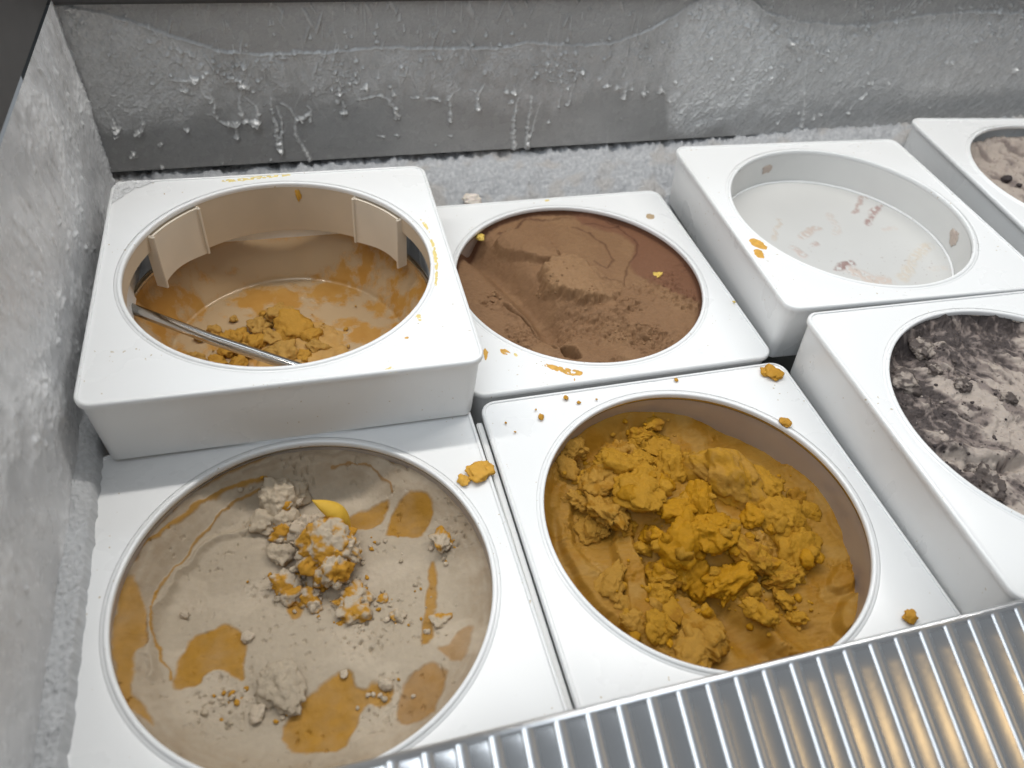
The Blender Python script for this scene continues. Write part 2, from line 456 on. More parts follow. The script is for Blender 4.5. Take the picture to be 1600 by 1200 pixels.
    for pts, r in (
        ([(-0.3449, 0.1195), (-0.3354, 0.1163), (-0.3255, 0.1177)], .0032), ([(-0.337, 0.1164), (-0.3353, 0.1092)], .0026), ([(-0.2994, 0.1138), (-0.2901, 0.117), (-0.2853, 0.1121)], .0036),
        ([(-0.3214, 0.1134), (-0.3198, 0.1044), (-0.3144, 0.0981)], .0024), ([(-0.3192, 0.0841), (-0.3136, 0.0838), (-0.3096, 0.0773), (-0.3029, 0.0731), (-0.2948, 0.0733)], .0026), ([(-0.2873, 0.1061), (-0.2909, 0.0909), (-0.2909, 0.0764), (-0.2784, 0.0744)], .0030),
        ([(-0.2838, 0.0999), (-0.2773, 0.0903), (-0.2756, 0.082), (-0.2784, 0.0744)], .0028), ([(-0.2963, 0.0715), (-0.2987, 0.0598)], .0024), ([(-0.3149, 0.1072), (-0.3116, 0.0949), (-0.314, 0.0876)], .002),
        ([(-0.2606, 0.0989), (-0.2632, 0.0833), (-0.2613, 0.0703), (-0.2607, 0.057), (-0.2599, 0.0433)], .0026), ([(-0.2577, 0.0894), (-0.2551, 0.0732), (-0.2599, 0.0433)], .0022),
        ([(-0.2527, 0.0924), (-0.2413, 0.0791), (-0.2443, 0.0628), (-0.2389, 0.0455), (-0.2329, 0.0311)], .0024), ([(-0.2297, 0.0882), (-0.2261, 0.0816), (-0.237, 0.0749)], .0024),
        ([(-0.4064, 0.0961), (-0.4028, 0.0899), (-0.4017, 0.0776), (-0.4017, 0.0695)], .0028), ([(-0.3754, 0.0977), (-0.3761, 0.0856), (-0.3779, 0.0732), (-0.3845, 0.0685)], .0026), ([(-0.3983, 0.0867), (-0.3964, 0.0774), (-0.4024, 0.0708)], .0026),
        ([(-0.394, 0.0497), (-0.3933, 0.0483)], .0028), ([(-0.3683, 0.0573), (-0.3674, 0.0566)], .0022), ([(-0.3447, 0.0708), (-0.3418, 0.0687)], .002), ([(-0.3456, 0.0909), (-0.3438, 0.089)], .0018), ([(-0.3708, 0.0362), (-0.3699, 0.0347)], .002),
        ([(-0.2707, 0.0357), (-0.2702, 0.0343)], .0016), ([(-0.3347, 0.1452), (-0.3347, 0.133)], .0020), ([(-0.3366, 0.1535), (-0.3339, 0.1469), (-0.3327, 0.1424)], .0018), ([(-0.3291, 0.1423), (-0.3251, 0.1411)], .0022),
        ([(-0.1982, 0.1089), (-0.197, 0.1013)], .0026), ([(-0.196, 0.0899), (-0.196, 0.0801)], .0028), ([(-0.1781, 0.1044), (-0.1732, 0.1054)], .0026), ([(-0.1811, 0.0944), (-0.172, 0.094), (-0.1626, 0.0968), (-0.1529, 0.0932), (-0.1481, 0.0845), (-0.1446, 0.073)], .0026),
        ([(-0.1488, 0.1045), (-0.1466, 0.0968)], .0022), ([(-0.1304, 0.0929), (-0.1253, 0.092)], .0017), ([(-0.1164, 0.091), (-0.1043, 0.0898)], .0024), ([(-0.0921, 0.0906), (-0.0911, 0.0785), (-0.0901, 0.0662)], .0025),
        ([(-0.0808, 0.1013), (-0.0884, 0.097), (-0.0921, 0.0906)], .0016), ([(-0.0575, 0.1037), (-0.0634, 0.0921), (-0.0634, 0.0786)], .0026), ([(-0.0729, 0.0977), (-0.0663, 0.0968)], .0014), ([(-0.0348, 0.0989), (-0.0338, 0.0949)], .0024),
        ([(-0.0257, 0.1012), (-0.0257, 0.0945)], .0024), ([(-0.029, 0.0852), (-0.0282, 0.0839)], .0022), ([(0.0241, 0.0939), (0.0236, 0.0767)], .0016), ([(0.0369, 0.1015), (0.0334, 0.0777)], .0018),
        ([(-0.0219, 0.089), (-0.0231, 0.0649), (-0.0226, 0.0433), (-0.0196, 0.0261)], .0034), ([(-0.0082, 0.0884), (-0.0071, 0.0641), (-0.0076, 0.0425), (-0.0053, 0.0267)], .0030), ([(0.0022, 0.0812), (-0.0017, 0.0531), (-0.0057, 0.0372)], .0020), ([(-0.1642, 0.0549), (-0.1579, 0.0532)], .0014), ([(-0.1476, 0.054), (-0.145, 0.0531)], .0016),
        ([(0.0429, 0.1166), (0.0436, 0.1119)], .0024), ([(0.0615, 0.1047), (0.0624, 0.1033)], .0018), ([(0.0724, 0.0989), (0.0728, 0.0968)], .0028), ([(0.0834, 0.0971), (0.0847, 0.0943)], .0026), ([(0.094, 0.0981), (0.0947, 0.0911), (0.0954, 0.0841)], .0028),
        ([(0.101, 0.0957), (0.1023, 0.0929)], .0022), ([(0.1171, 0.0951), (0.1187, 0.0881)], .0030), ([(0.1358, 0.0937), (0.1363, 0.0888)], .0032), ([(0.1477, 0.082), (0.148, 0.0776)], .002), ([(0.0923, 0.117), (0.0897, 0.105)], .0014),
        ([(0.3044, 0.0602), (0.2981, 0.0528), (0.2934, 0.0428)], .0017), ([(0.3161, 0.0581), (0.3165, 0.055)], .0020), ([(0.3016, 0.119), (0.3161, 0.075), (0.3302, 0.0313)], .0022), ([(0.3395, 0.0508), (0.3408, 0.0476)], .0018), ([(0.3457, 0.0544), (0.3479, 0.0512)], .0022),
        ([(0.3949, 0.0717), (0.3872, 0.0603), (0.3855, 0.0525)], .0020), ([(0.4015, 0.0957), (0.3993, 0.0754), (0.3939, 0.0702)], .0022), ([(0.2712, 0.1402), (0.2751, 0.1361)], .0040), ([(0.246, 0.1565), (0.2477, 0.1539)], .0032),
        ([(0.4966, 0.1098), (0.497, 0.109)], .0024), ([(0.5926, 0.0993), (0.5962, 0.0968)], .003), ([(-0.0923, 0.0509), (-0.0889, 0.05)], .0013), ([(0.0156, 0.0623), (0.0158, 0.0608)], .0016)):
        drip(pts, r)
    for i in range(230):
        px = rnd.uniform(-0.40, 0.70); k = int(np.searchsorted(xs, px))
        pz = zl[min(k, nx - 1), 0] - abs(rnd.gauss(0.004, 0.028)) + 0.006
        r = rnd.choice((0.0006, 0.0007, 0.0009, 0.0012, 0.0018))
        drip([(px + rnd.uniform(-.002, .002), pz + rnd.choice((0.0006, 0.001, 0.002, 0.006))), (px, pz)], r)
    for i in range(60):   # beads above the line
        px = rnd.uniform(-0.38, 0.70); k = int(np.searchsorted(xs, px))
        pz = zl[min(k, nx - 1), 0] + rnd.uniform(0.004, 0.028)
        drip([(px, pz + rnd.uniform(0.001, 0.006)), (px, pz)], rnd.choice((0.0008, 0.0012, 0.0016)))
    # rime: fine granular frost caught on the film, thicker in places
    rime = smooth(-0.15, 0.55, fbm(X * 34, Z * 26, 80.0, 5)) * np.clip(inband + 0.35 * smooth(0.0, 0.01, Z - zl), 0, 1)
    gr = fbm(X * 420, Z * 420, 81.0, 3)
    tint = mix(tint, frost, 0.32 * rime * np.clip(0.55 + gr, 0, 1)); h += rime * (0.0003 + 0.0007 * np.clip(gr, -0.3, 1))
    # scratches on the bare steel
    sc = smooth(0.62, 0.8, fbm(X * 9, Z * 900, 50.0, 2)) * (1 - inband)
    tint = mix(tint, film, 0.18 * sc)
    tint *= (1 + 0.10 * fbm(X * 500, Z * 500, 60.0, 2))[..., None]
    h += 0.0002 * fbm(X * 120, Z * 120, 61.0, 4)
    V = np.stack([X, WY - 0.001 - np.clip(1.35 * h, 0, 0.008), Z], -1)
    # closing strip along the bottom edge, going back
    Vb = V[:, :1].copy(); Vb[..., 1] = WY + 0.02
    V = np.concatenate([Vb, V], 1); tint = np.concatenate([tint[:, :1], tint], 1)
    me = mesh_np('back_wall', V.reshape(-1, 3), grid_faces(nx, nz + 1), True, tint.reshape(-1, 3))
    o = link('back_wall', me, M['wallfrost'])
    return tag(o, 'grey steel back wall of the freezer with frozen drips and a wavy frost line', 'wall', kind='structure')


def left_wall():
    y0, y1, z0, z1 = -0.32, WY - 0.002, -0.05, 0.189
    ny, nz = 560, 190
    ys = np.linspace(y0, y1, ny); zs = np.linspace(z0, z1, nz)
    Y, Z = np.meshgrid(ys, zs, indexing='ij')
    base = np.array((0.57, 0.573, 0.58)); frost = np.array((0.74, 0.745, 0.75)); dark = np.array((0.40, 0.398, 0.395))
    tint = np.ones(Y.shape + (3,)) * base
    st = fbm((Y + 0.45 * Z) * 90, (Z - 0.45 * Y) * 20, 3.0, 4)
    up = smooth(0.06, 0.17, Z)
    tint = mix(tint, dark, smooth(0.0, 0.5, st) * up * 0.8)
    gran = fbm(Y * 110, Z * 110, 8.0, 4)
    near = smooth(0.30, 0.44, Y)
    tint = mix(tint, frost, np.clip(0.30 + 0.5 * gran, 0, 1) * (0.25 + 0.6 * near))
    belt = np.exp(-((Z - 0.095 - 0.10 * (Y - 0.2)) / 0.035) ** 2)
    dens = smooth(-0.15, 0.5, fbm(Y * 20, Z * 20, 12.0, 3)) * (0.10 + 0.9 * belt) * (0.25 + 0.75 * smooth(0.0, 0.2, Y))
    f1, f2, bid = worley(Y * 95 + 0.6 * gran, Z * 95 + 0.6 * st, seed=4)
    rad = 0.10 + 0.32 * ((bid * 0.37) % 1)
    keep = ((bid * 0.731) % 1) < 0.04 + 0.40 * dens
    bead = np.sqrt(np.clip(1 - (f1 / rad) ** 2, 0, 1)) * keep
    f1, f2, bid2 = worley(Y * 210 + 0.5 * gran, Z * 210, seed=6)
    keep2 = ((bid2 * 0.531) % 1) < 0.02 + 0.45 * dens
    bead2 = np.sqrt(np.clip(1 - (f1 / 0.38) ** 2, 0, 1)) * keep2
    tint = mix(tint, frost * 1.08, 0.55 * bead + 0.4 * bead2)
    h = 0.0024 * bead + 0.0010 * bead2 + 0.0009 * fbm(Y * 50, Z * 50, 2.0, 5) + 0.0011 * smooth(-0.2, 0.5, st) * (0.4 + 0.6 * up)
    clear = smooth(0.05, 0.45, fbm(Y * 14, Z * 14, 44.0, 3))
    tint = mix(tint, base * 0.86, 0.7 * clear * (1 - near)); h = h * (1 - 0.6 * clear * (1 - near))
    snow = smooth(0.1, 0.5, fbm(Y * 11, Z * 16, 47.0, 4)); tint = mix(tint, frost * 1.1, 0.55 * snow); h += snow * (0.0012 + 0.0012 * fbm(Y * 190, Z * 190, 48.0, 4))
    # furry frost towards the corner
    fur = smooth(0.43, 0.455, Y) * smooth(0.17, 0.10, Z)
    h += fur * (0.0035 + 0.0030 * fbm(Y * 300, Z * 420, 15.0, 3))
    V = np.stack([WX + 0.62 * h * smooth(0.1885, 0.175, Z), Y, Z], -1)
    me = mesh_np('left_wall', V.reshape(-1, 3), grid_faces(ny, nz), True, tint.reshape(-1, 3))
    o = link('left_wall', me, M['wallfrost'])
    return tag(o, 'pale frosted left side wall of the freezer covered in granular ice', 'wall', kind='structure')


bw = back_wall()
lw = left_wall()
rim = link('cabinet_rim', box_mesh('cabinet_rim', WX - 0.05, 0.95, WY - 0.010, WY + 0.06, 0.1840, 0.235, 0.004), M['dark'])
tag(rim, kind='structure')
rim2 = link('cabinet_rim', box_mesh('cabinet_rim', WX - 0.30, WX - 0.001, -0.34, WY - 0.0135, 0.1892, 0.330, 0.002), M['dark'])
tag(rim2, kind='structure')
backing = tag(link('back_wall_recess', box_mesh('back_wall_recess', WX - 0.05, 0.95, WY + 0.022, WY + 0.05, -0.2, 0.192), M['floor']), kind='structure')


def frost_bank():
    """rough frost lying along the foot of the back wall and sloping down behind the tubs"""
    nx, ny = 760, 110
    xs = np.linspace(WX - 0.01, 0.80, nx); ys = np.linspace(0.375, WY + 0.012, ny)
    X, Y = np.meshgrid(xs, ys, indexing='ij')
    t = (Y - 0.375) / (WY - 0.375)
    z = -0.030 + 0.052 * smooth(0.0, 1.0, t) + 0.010 * smooth(0.15, 0.35, X)
    z += 0.004 * fbm(X * 35, Y * 35, 1.0, 4)
    f1, f2, bid = worley(X * 120 + 0.5 * fbm(X * 90, Y * 90, 30.0, 2), Y * 120, seed=2)
    z += 0.0016 * np.sqrt(np.clip(1 - (f1 / 0.62) ** 2, 0, 1)) * (0.2 + 0.9 * ((bid * .37) % 1))
    z += 0.0014 * fbm(X * 480, Y * 480, 4.0, 3)
    z -= 0.10 * smooth(0.404, 0.394, Y) * smooth(-0.12, -0.14, X)
    top = smooth(0.90, 1.0, t)
    z += top * 0.005 * np.clip(fbm(X * 110, 0 * X, 6.0, 3) + 0.4, 0, 1.4)
    tint = np.ones(X.shape + (3,)) * np.array((0.42, 0.425, 0.435))
    g = fbm(X * 260, Y * 260, 9.0, 4)
    tint = mix(tint, (0.52, 0.525, 0.53), smooth(-0.1, 0.7, g))
    tint = mix(tint, (0.31, 0.32, 0.335), 0.5 * smooth(0.15, 0.7, -g))
    tint = mix(tint, (0.44, 0.40, 0.36), 0.5 * smooth(0.1, 0.5, fbm(X * 22, Y * 40, 13.0, 3)))
    V = np.stack([X, Y, z], -1)
    me = mesh_np('frost_bank', V.reshape(-1, 3), grid_faces(nx, ny), True, tint.reshape(-1, 3))
    o = link('frost_bank', me, M['frost'])
    return tag(o, 'bank of grainy white frost along the foot of the grey back wall', 'frost', kind='stuff')


def frost_ledge():
    nx, ny = 46, 700
    xs = np.linspace(WX - 0.004, -0.402, nx); ys = np.linspace(-0.20, 0.44, ny)
    X, Y = np.meshgrid(xs, ys, indexing='ij')
    t = (X - xs[0]) / (xs[-1] - xs[0])
    z = 0.013 - 0.008 * t - 0.030 * smooth(0.72, 1.0, t + 0.06 * fbm(Y * 90, 0 * Y, 3.0, 3))
    z += 0.0022 * fbm(X * 90, Y * 60, 2.0, 4) + 0.0013 * fbm(X * 380, Y * 380, 5.0, 3)
    z += 0.006 * smooth(0.12, 0.2, Y) * (1 - t)
    tint = np.ones(X.shape + (3,)) * np.array((0.56, 0.565, 0.57))
    tint *= (1 + 0.16 * fbm(X * 320, Y * 320, 7.0, 4))[..., None]
    V = np.stack([X, Y, z], -1)
    me = mesh_np('frost_ledge', V.reshape(-1, 3), grid_faces(nx, ny), True, tint.reshape(-1, 3))
    o = link('frost_ledge', me, M['frost'])
    return tag(o, 'strip of white frost between the left wall and the front left tub', 'frost', kind='stuff')


frost_bank()
frost_ledge()
tag(link('gap_filler', box_mesh('gap_filler', -0.1404, -0.1356, -0.134, 0.118, -0.150, -0.0055, 0.0008), M['plastic_shaded']), kind='structure')  # added strip, only there to lighten the black gap between the front collars

# ---------------------------------------------------------------- white collars
def rsq_params(nc=9, ne=26):
    out = []
    corners = [(1, -1, -90), (1, 1, 0), (-1, 1, 90), (-1, -1, 180)]
    for ci, (sx, sy, a) in enumerate(corners):
        for k in range(nc + 1):
            out.append((sx, sy, R(a + 90 * k / nc), 0.0, 0, 0))
        nx_, ny_, a2 = corners[(ci + 1) % 4]
        for k in range(1, ne):
            out.append((sx, sy, R(a + 90), k / ne, nx_, ny_))
    return out


RSQ = rsq_params()


def rsq_loop(d, z, rc=0.0125):
    ax, ay = AX - d, AY - d
    r = max(rc - d, 0.0015)
    P = []
    for sx, sy, a, t, nx_, ny_ in RSQ:
        x = sx * (ax - r) + r * math.cos(a); y = sy * (ay - r) + r * math.sin(a)
        if t > 0:
            x2 = nx_ * (ax - r) + r * math.cos(a); y2 = ny_ * (ay - r) + r * math.sin(a)
            x += (x2 - x) * t; y += (y2 - y) * t
        P.append((x, y, z))
    return np.array(P)


def circ_loop(r, z):
    base = rsq_loop(0.0058, 0)
    a = np.arctan2(base[:, 1], base[:, 0])
    return np.stack([r * np.cos(a), r * np.sin(a), np.full(len(a), z)], -1)


def frame_mesh():
    L = [circ_loop(RH + 0.0032, -0.0040), rsq_loop(0.0040, -0.0040), rsq_loop(0.0105, -H), rsq_loop(0.0085, -H - 0.0008), rsq_loop(0.0068, -H),
         rsq_loop(0.0060, -H + 0.002), rsq_loop(0.0024, -0.0068), rsq_loop(0.0022, -0.0055), rsq_loop(0.0004, -0.0050), rsq_loop(0.0, -0.0044), rsq_loop(0.0, -0.0018), rsq_loop(0.0004, -0.0007),
         rsq_loop(0.0012, -0.0001), rsq_loop(0.0022, 0.0), rsq_loop(0.0027, -0.0003), rsq_loop(0.0030, -0.0011), rsq_loop(0.0036, -0.0013), rsq_loop(0.0060, -0.0012),
         circ_loop(RH + 0.0080, -0.0012), circ_loop(RH + 0.0056, -0.0014)]
    V = np.stack(L, 1)
    n, m = V.shape[:2]
    return mesh_np('frame', V.reshape(-1, 3), grid_faces(n, m, True), True)


def rim_mesh(skirt):
    V, F = revolve([(RH + 0.0058, -0.0020), (RH + 0.0050, -0.0013), (RH + 0.0036, -0.0012), (RH + 0.0031, -0.0004), (RH + 0.0022, 0.0000), (RH + 0.0012, 0.0000), (RH + 0.0004, -0.0004), (RH, -0.0012), (RH, -0.003),
                    (RH + 0.0003, -skirt), (RH + 0.0022, -skirt), (RH + 0.0022, -0.0045)], 220)
    return mesh_np('rim_ring', V, F, True)


FRAME = frame_mesh()
RIM_SHORT = rim_mesh(0.0045)
RIM_DEEP = rim_mesh(0.0046)
RIM_A = rim_mesh(0.0046)


def collar(key, label, rim_me):
    loc, rz = TUB[key]
    t = empty('tub_collar', loc, rz)
    tag(t, label, 'collar', 'white square collars round the tubs')
    link('frame', FRAME, M['plastic'], t, 35)
    link('rim_ring', rim_me, M['plastic'], t, 40)
    return t


cA = collar('A', 'raised white square collar standing on top beside the left wall', RIM_A)
cB = collar('B', 'white square collar around the brown chocolate ice cream', RIM_SHORT)
cC = collar('C', 'white square collar around the beige ice cream with mango ripples', RIM_SHORT)
cD = collar('D', 'white square collar around the crumbly orange mango ice cream', RIM_SHORT)
cE = collar('E', 'white square collar around the empty tub', RIM_DEEP)
cF = collar('F', 'white square collar around the dark cookie ice cream at the right edge', RIM_SHORT)
cG = collar('G', 'white square collar cut off by the upper right corner of the photo', RIM_SHORT)

# inside of the raised collar: curved panels and hanging clips
def panel_mesh(name, a0, a1, r, z0, z1, th=0.0018, wavy=0.0, n=40):
    V, F = revolve([(r, z0), (r, z1), (r + th, z1), (r + th, z0), (r, z0)], n, R(a0), R(a1))
    V = V.reshape(n, 5, 3)
    if wavy:
        w = wavy * np.sin(np.linspace(0, 3.3, n)) * np.linspace(0.2, 1, n)
        V[:, 1, 2] += w; V[:, 2, 2] += w
    caps = np.array([[0, 1, 2, 3], [(n - 1) * 5 + k for k in (3, 2, 1, 0)]])
    return mesh_np(name, V.reshape(-1, 3), np.concatenate([F, caps]), True)


link('skirt_panel', panel_mesh('skirt_panel', 56, 124, RH + 0.0005, -0.0046, -0.050), M['plastic_tan'], cA, 40)
link('skirt_panel', panel_mesh('skirt_panel', 206, 334, RH + 0.0005, -0.0046, -0.050), M['plastic_tan'], cA, 40)
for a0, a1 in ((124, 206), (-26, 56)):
    link('skirt_panel', panel_mesh('skirt_panel', a0, a1, RH + 0.0007, -0.0046, -0.019), M['plastic_tan'], cA, 40)
for a0, a1, w in ((125, 151, 0.004), (55, 29, 0.004)):
    clip = link('clip', panel_mesh('clip', a0, a1, RH - 0.0030, -0.0055, -0.0520, 0.0018, w), M['plastic_clip'], cA, 40)
    for aa, dep in ((a0, 0.0525), (a1, 0.0575)):
        p = Vector((math.cos(R(aa)), math.sin(R(aa)), 0))
        me = box_mesh('clip_rib', -0.0065, 0.004, -0.0012, 0.0012, -dep, -0.0055, 0.0005)
        o = link('clip_rib', me, M['plastic_clip'], clip)
        o.location = p * (RH + 0.002); o.rotation_euler = (0, 0, R(aa))

# ---------------------------------------------------------------- steel tubs
def steel_tub(key, label, cx, cy, r0, r1, ztop, zbot, film=None):
    loc, rz = TUB[key]
    t = empty('steel_tub', loc, rz); tag(t, label, 'tub', 'round steel tubs under the collars')
    prof = [(r0, ztop - 0.001), (r0 - 0.0005, ztop - 0.006)] + [(r0 + (r1 - r0) * k / 14, ztop - 0.006 + (zbot + 0.003 - ztop + 0.006) * k / 14) for k in range(1, 15)]
    prof += [(r1 - 0.0004, zbot + 0.0016), (r1 - 0.0016, zbot + 0.0004), (r1 - 0.004, zbot)] + [(r, zbot) for r in np.linspace(r1 - 0.012, 0.001, 26)]
    V, F = revolve(prof, 240, cx=cx, cy=cy)
    link('bowl', mesh_np('bowl', V, F, True), film or M['steel'], t)
    pr = [(r0 + 0.0025 + 0.0027 * math.cos(a), ztop + 0.0002 + 0.0027 * math.sin(a)) for a in np.linspace(0, 2 * math.pi, 13)]
    V, F = revolve(pr, 200, cx=cx, cy=cy)
    link('rolled_rim', mesh_np('rolled_rim', V, F, True), M['steel'], t)
    return t


def film_material():
    """polished steel with thin dried mango left on it"""
    m, nt, b = new_mat('steel_with_mango_film')
    tc = nt.nodes.new('ShaderNodeTexCoord')
    n = nt.nodes.new('ShaderNodeTexNoise'); n.inputs['Scale'].default_value = 26; n.inputs['Detail'].default_value = 9; n.inputs['Roughness'].default_value = 0.62
    mp = nt.nodes.new('ShaderNodeMapping'); mp.inputs['Location'].default_value = (0.31, 0.12, 0.0); mp.inputs['Scale'].default_value = (1, 1, 0.7)
    nt.links.new(tc.outputs['Object'], mp.inputs['Vector']); nt.links.new(mp.outputs[0], n.inputs['Vector'])
    r = nt.nodes.new('ShaderNodeValToRGB'); r.color_ramp.elements[0].position = 0.485; r.color_ramp.elements[1].position = 0.56
    nt.links.new(n.outputs['Fac'], r.inputs['Fac'])
    n2 = nt.nodes.new('ShaderNodeTexNoise'); n2.inputs['Scale'].default_value = 70; n2.inputs['Detail'].default_value = 5
    nt.links.new(tc.outputs['Object'], n2.inputs['Vector'])
    c = nt.nodes.new('ShaderNodeMix'); c.data_type = 'RGBA'
    c.inputs[6].default_value = (0.40, 0.175, 0.022, 1); c.inputs[7].default_value = (0.52, 0.29, 0.075, 1)
    nt.links.new(n2.outputs['Fac'], c.inputs[0])
    mx = nt.nodes.new('ShaderNodeMix'); mx.data_type = 'RGBA'; mx.inputs[6].default_value = (0.52, 0.37, 0.215, 1)
    nt.links.new(r.outputs['Color'], mx.inputs[0]); nt.links.new(c.outputs[2], mx.inputs[7]); nt.links.new(mx.outputs[2], b.inputs['Base Color'])
    me = nt.nodes.new('ShaderNodeMapRange'); me.inputs[3].default_value = 0.08; me.inputs[4].default_value = 0.0
    nt.links.new(r.outputs['Color'], me.inputs[0]); nt.links.new(me.outputs[0], b.inputs['Metallic'])
    ro = nt.nodes.new('ShaderNodeMapRange'); ro.inputs[3].default_value = 0.18; ro.inputs[4].default_value = 0.45
    nt.links.new(r.outputs['Color'], ro.inputs[0]); nt.links.new(ro.outputs[0], b.inputs['Roughness'])
    return m


steel_tub('A', 'steel tub seen inside the raised collar, smeared with mango', -0.004, 0.014, 0.1260, 0.1040, -0.0600, -0.1080, film_material())
steel_tub('D', 'steel tub wall behind the orange mango ice cream', 0, 0, 0.1180, 0.1165, -0.0075, -0.120, M['tub_steel'])
steel_tub('C', 'steel tub around the beige ice cream with mango ripples', 0, 0, 0.1180, 0.1165, -0.0075, -0.120, M['tub_steel'])
steel_tub('B', 'steel tub around the brown chocolate ice cream', 0, 0, 0.1180, 0.1165, -0.0075, -0.120, M['tub_steel'])
steel_tub('F', 'steel tub around the dark cookie ice cream', 0, 0, 0.1180, 0.1165, -0.0075, -0.120, M['tub_steel'])

rod = link('steel_rod', tube_mesh('steel_rod', [(-0.131, 0.038, -0.0605), (-0.10, 0.0145, -0.0605), (-0.06, -0.0155, -0.0605), (0.00, -0.0560, -0.0605), (0.06, -0.098, -0.0605)], 0.0046, 18), M['steel'])
rod.parent = None
rod.location = TUB['A'][0]; rod.rotation_euler = (0, 0, TUB['A'][1])
tag(rod, 'straight shiny steel rod lying across the tub inside the raised collar', 'rod')

# ---------------------------------------------------------------- ice cream
def disc_grid(n, rad):
    a = np.linspace(-1, 1, n)
    U, W = np.meshgrid(a, a, indexing='ij')
    return rad * U * np.sqrt(1 - W * W / 2), rad * W * np.sqrt(1 - U * U / 2)


def disc_mesh(name, X, Y, Z, tint):
    n = X.shape[0]
    return mesh_np(name, np.stack([X, Y, Z], -1).reshape(-1, 3), grid_faces(n, n), True, tint.reshape(-1, 3))


_ico = {}
def ico(sub):
    if sub not in _ico:
        bm = bmesh.new(); bmesh.ops.create_icosphere(bm, subdivisions=sub, radius=1.0)
        bm.verts.ensure_lookup_table()
        v = np.array([v.co[:] for v in bm.verts]); f = np.array([[q.index for q in p.verts] for p in bm.faces]); bm.free()
        _ico[sub] = (v, f)
    return _ico[sub]


def lump(seed, size, sub=4, crumb=0.5, facets=5, colA=(0.5, 0.3, 0.05), colB=None, cm=None):
    """one broken lump of ice cream: facetted, pitted and crumbly; returns verts, faces, tint"""
    v, f = ico(sub)
    rs = np.random.RandomState(seed)
    p = v.copy(); off = rs.uniform(0, 60, 3)
    d = 1 + 0.46 * fbm(p[:, 0] * 1.2 + off[0], p[:, 1] * 1.2 + off[1], p[:, 2] * 1.2 + off[2], 3)
    p = p * d[:, None]
    for k in range(facets):                      # broken faces
        nrm = rs.normal(size=3); nrm /= np.linalg.norm(nrm)
        c = rs.uniform(0.6, 0.95)
        e = p @ nrm - c
        p = p - np.where(e > 0, e * 0.7, 0)[:, None] * nrm
    q = p * np.array(size) * 100                 # centimetres: grains keep their real size on big and small lumps
    x_, y_, z_ = q[:, 0] + off[0], q[:, 1] + off[1], q[:, 2] + off[2]
    x_ = x_ + 0.25 * perlin(q[:, 0] * 3, q[:, 1] * 3, q[:, 2] * 3 + off[0]); z_ = z_ + 0.25 * perlin(q[:, 1] * 3, q[:, 2] * 3, q[:, 0] * 3 + off[1])
    patch = smooth(-0.45, 0.35, fbm(q[:, 0] * 0.9 + off[1], q[:, 1] * 0.9 + off[2], q[:, 2] * 0.9 + off[0], 2))
    disp = 0
    if crumb > 0.15:
        for s, am in ((1.7, 0.34), (3.6, 0.17), (7.5, 0.07)):
            f1, f2, bid = worley(x_ * s, y_ * s, z_ * s)
            disp = disp + am * (0.55 - f1) * (0.6 + 0.8 * ((bid * 0.37) % 1))
    disp = crumb * patch * (disp + 0.10 * fbm(x_ * 3, y_ * 3, z_ * 3, 4))
    disp = disp + 0.05 * fbm(x_ * 2.2, y_ * 2.2, z_ * 2.2, 4)
    nv = p / np.linalg.norm(p, axis=1)[:, None]
    p = p + nv * (disp * 0.008 / max(0.006, min(size[0], size[1])) * 1.6)[:, None]
    k = 1.0
    tint = np.ones((len(p), 3)) * np.array(colA)
    if colB is not None:
        w = fbm(q[:, 0] * 1.1 + off[2], q[:, 1] * 1.1 + off[0], q[:, 2] * 1.1 + off[1], 4)
        tint = mix(tint, colB, smooth(-0.16, 0.16, w + (cm or 0)))
    tint = tint * (1 + 0.10 * fbm(q[:, 0] * 3 + off[0], q[:, 1] * 3, q[:, 2] * 3, 3))[:, None]
    return p * np.array(size), f, tint


def chunk(parent, name, loc, size, rz=0.0, tilt=(0, 0), seed=0, mat=None, me=None, **kw):
    v, f, t = lump(seed, size, **kw)
    o = link(name, mesh_np(name, v, f, True, t), mat or M['ice'], parent)
    o.location = loc; o.rotation_euler = (tilt[0], tilt[1], rz)
    return o


def crumbs(parent, name, items, sub=2, cols=((0.5, 0.3, 0.05),), seed=1, mat=None):
    """many small crumbs, too small to pick apart: one part"""
    VV = []; FF = []; TT = []; n0 = 0
    rs = np.random.RandomState(seed)
    for i, (x, y, z, r) in enumerate(items):
        c = np.array(cols[rs.randint(len(cols))]) * rs.uniform(0.85, 1.12)
        v, f, t = lump(seed * 1000 + i, (r * rs.uniform(.75, 1.3), r * rs.uniform(.75, 1.3), r * rs.uniform(.55, .95)), sub, 0.5 if sub > 2 else 0.1, 4, c)
        a = rs.uniform(0, 6.28); ca, sa = math.cos(a), math.sin(a)
        v = np.stack([v[:, 0] * ca - v[:, 1] * sa, v[:, 0] * sa + v[:, 1] * ca, v[:, 2]], -1) + np.array((x, y, z))
        VV.append(v); FF.append(f + n0); TT.append(t); n0 += len(v)
    o = link(name, mesh_np(name, np.concatenate(VV), np.concatenate(FF), True, np.concatenate(TT)), mat or M['ice'], parent)
    return tag(o, kind='stuff')


RI = 0.1180


def cream_tub(key, label):
    loc, rz = TUB[key]
    t = empty('ice_cream', loc, rz)
    return tag(t, label, 'ice cream')


def blob(X, Y, cx, cy, a, b, ang, p=2.0):
    ca, sa = math.cos(ang), math.sin(ang)
    u = ((X - cx) * ca + (Y - cy) * sa) / a; v = (-(X - cx) * sa + (Y - cy) * ca) / b
    return np.clip(1 - (u * u + v * v), 0, 1) ** (p / 2)


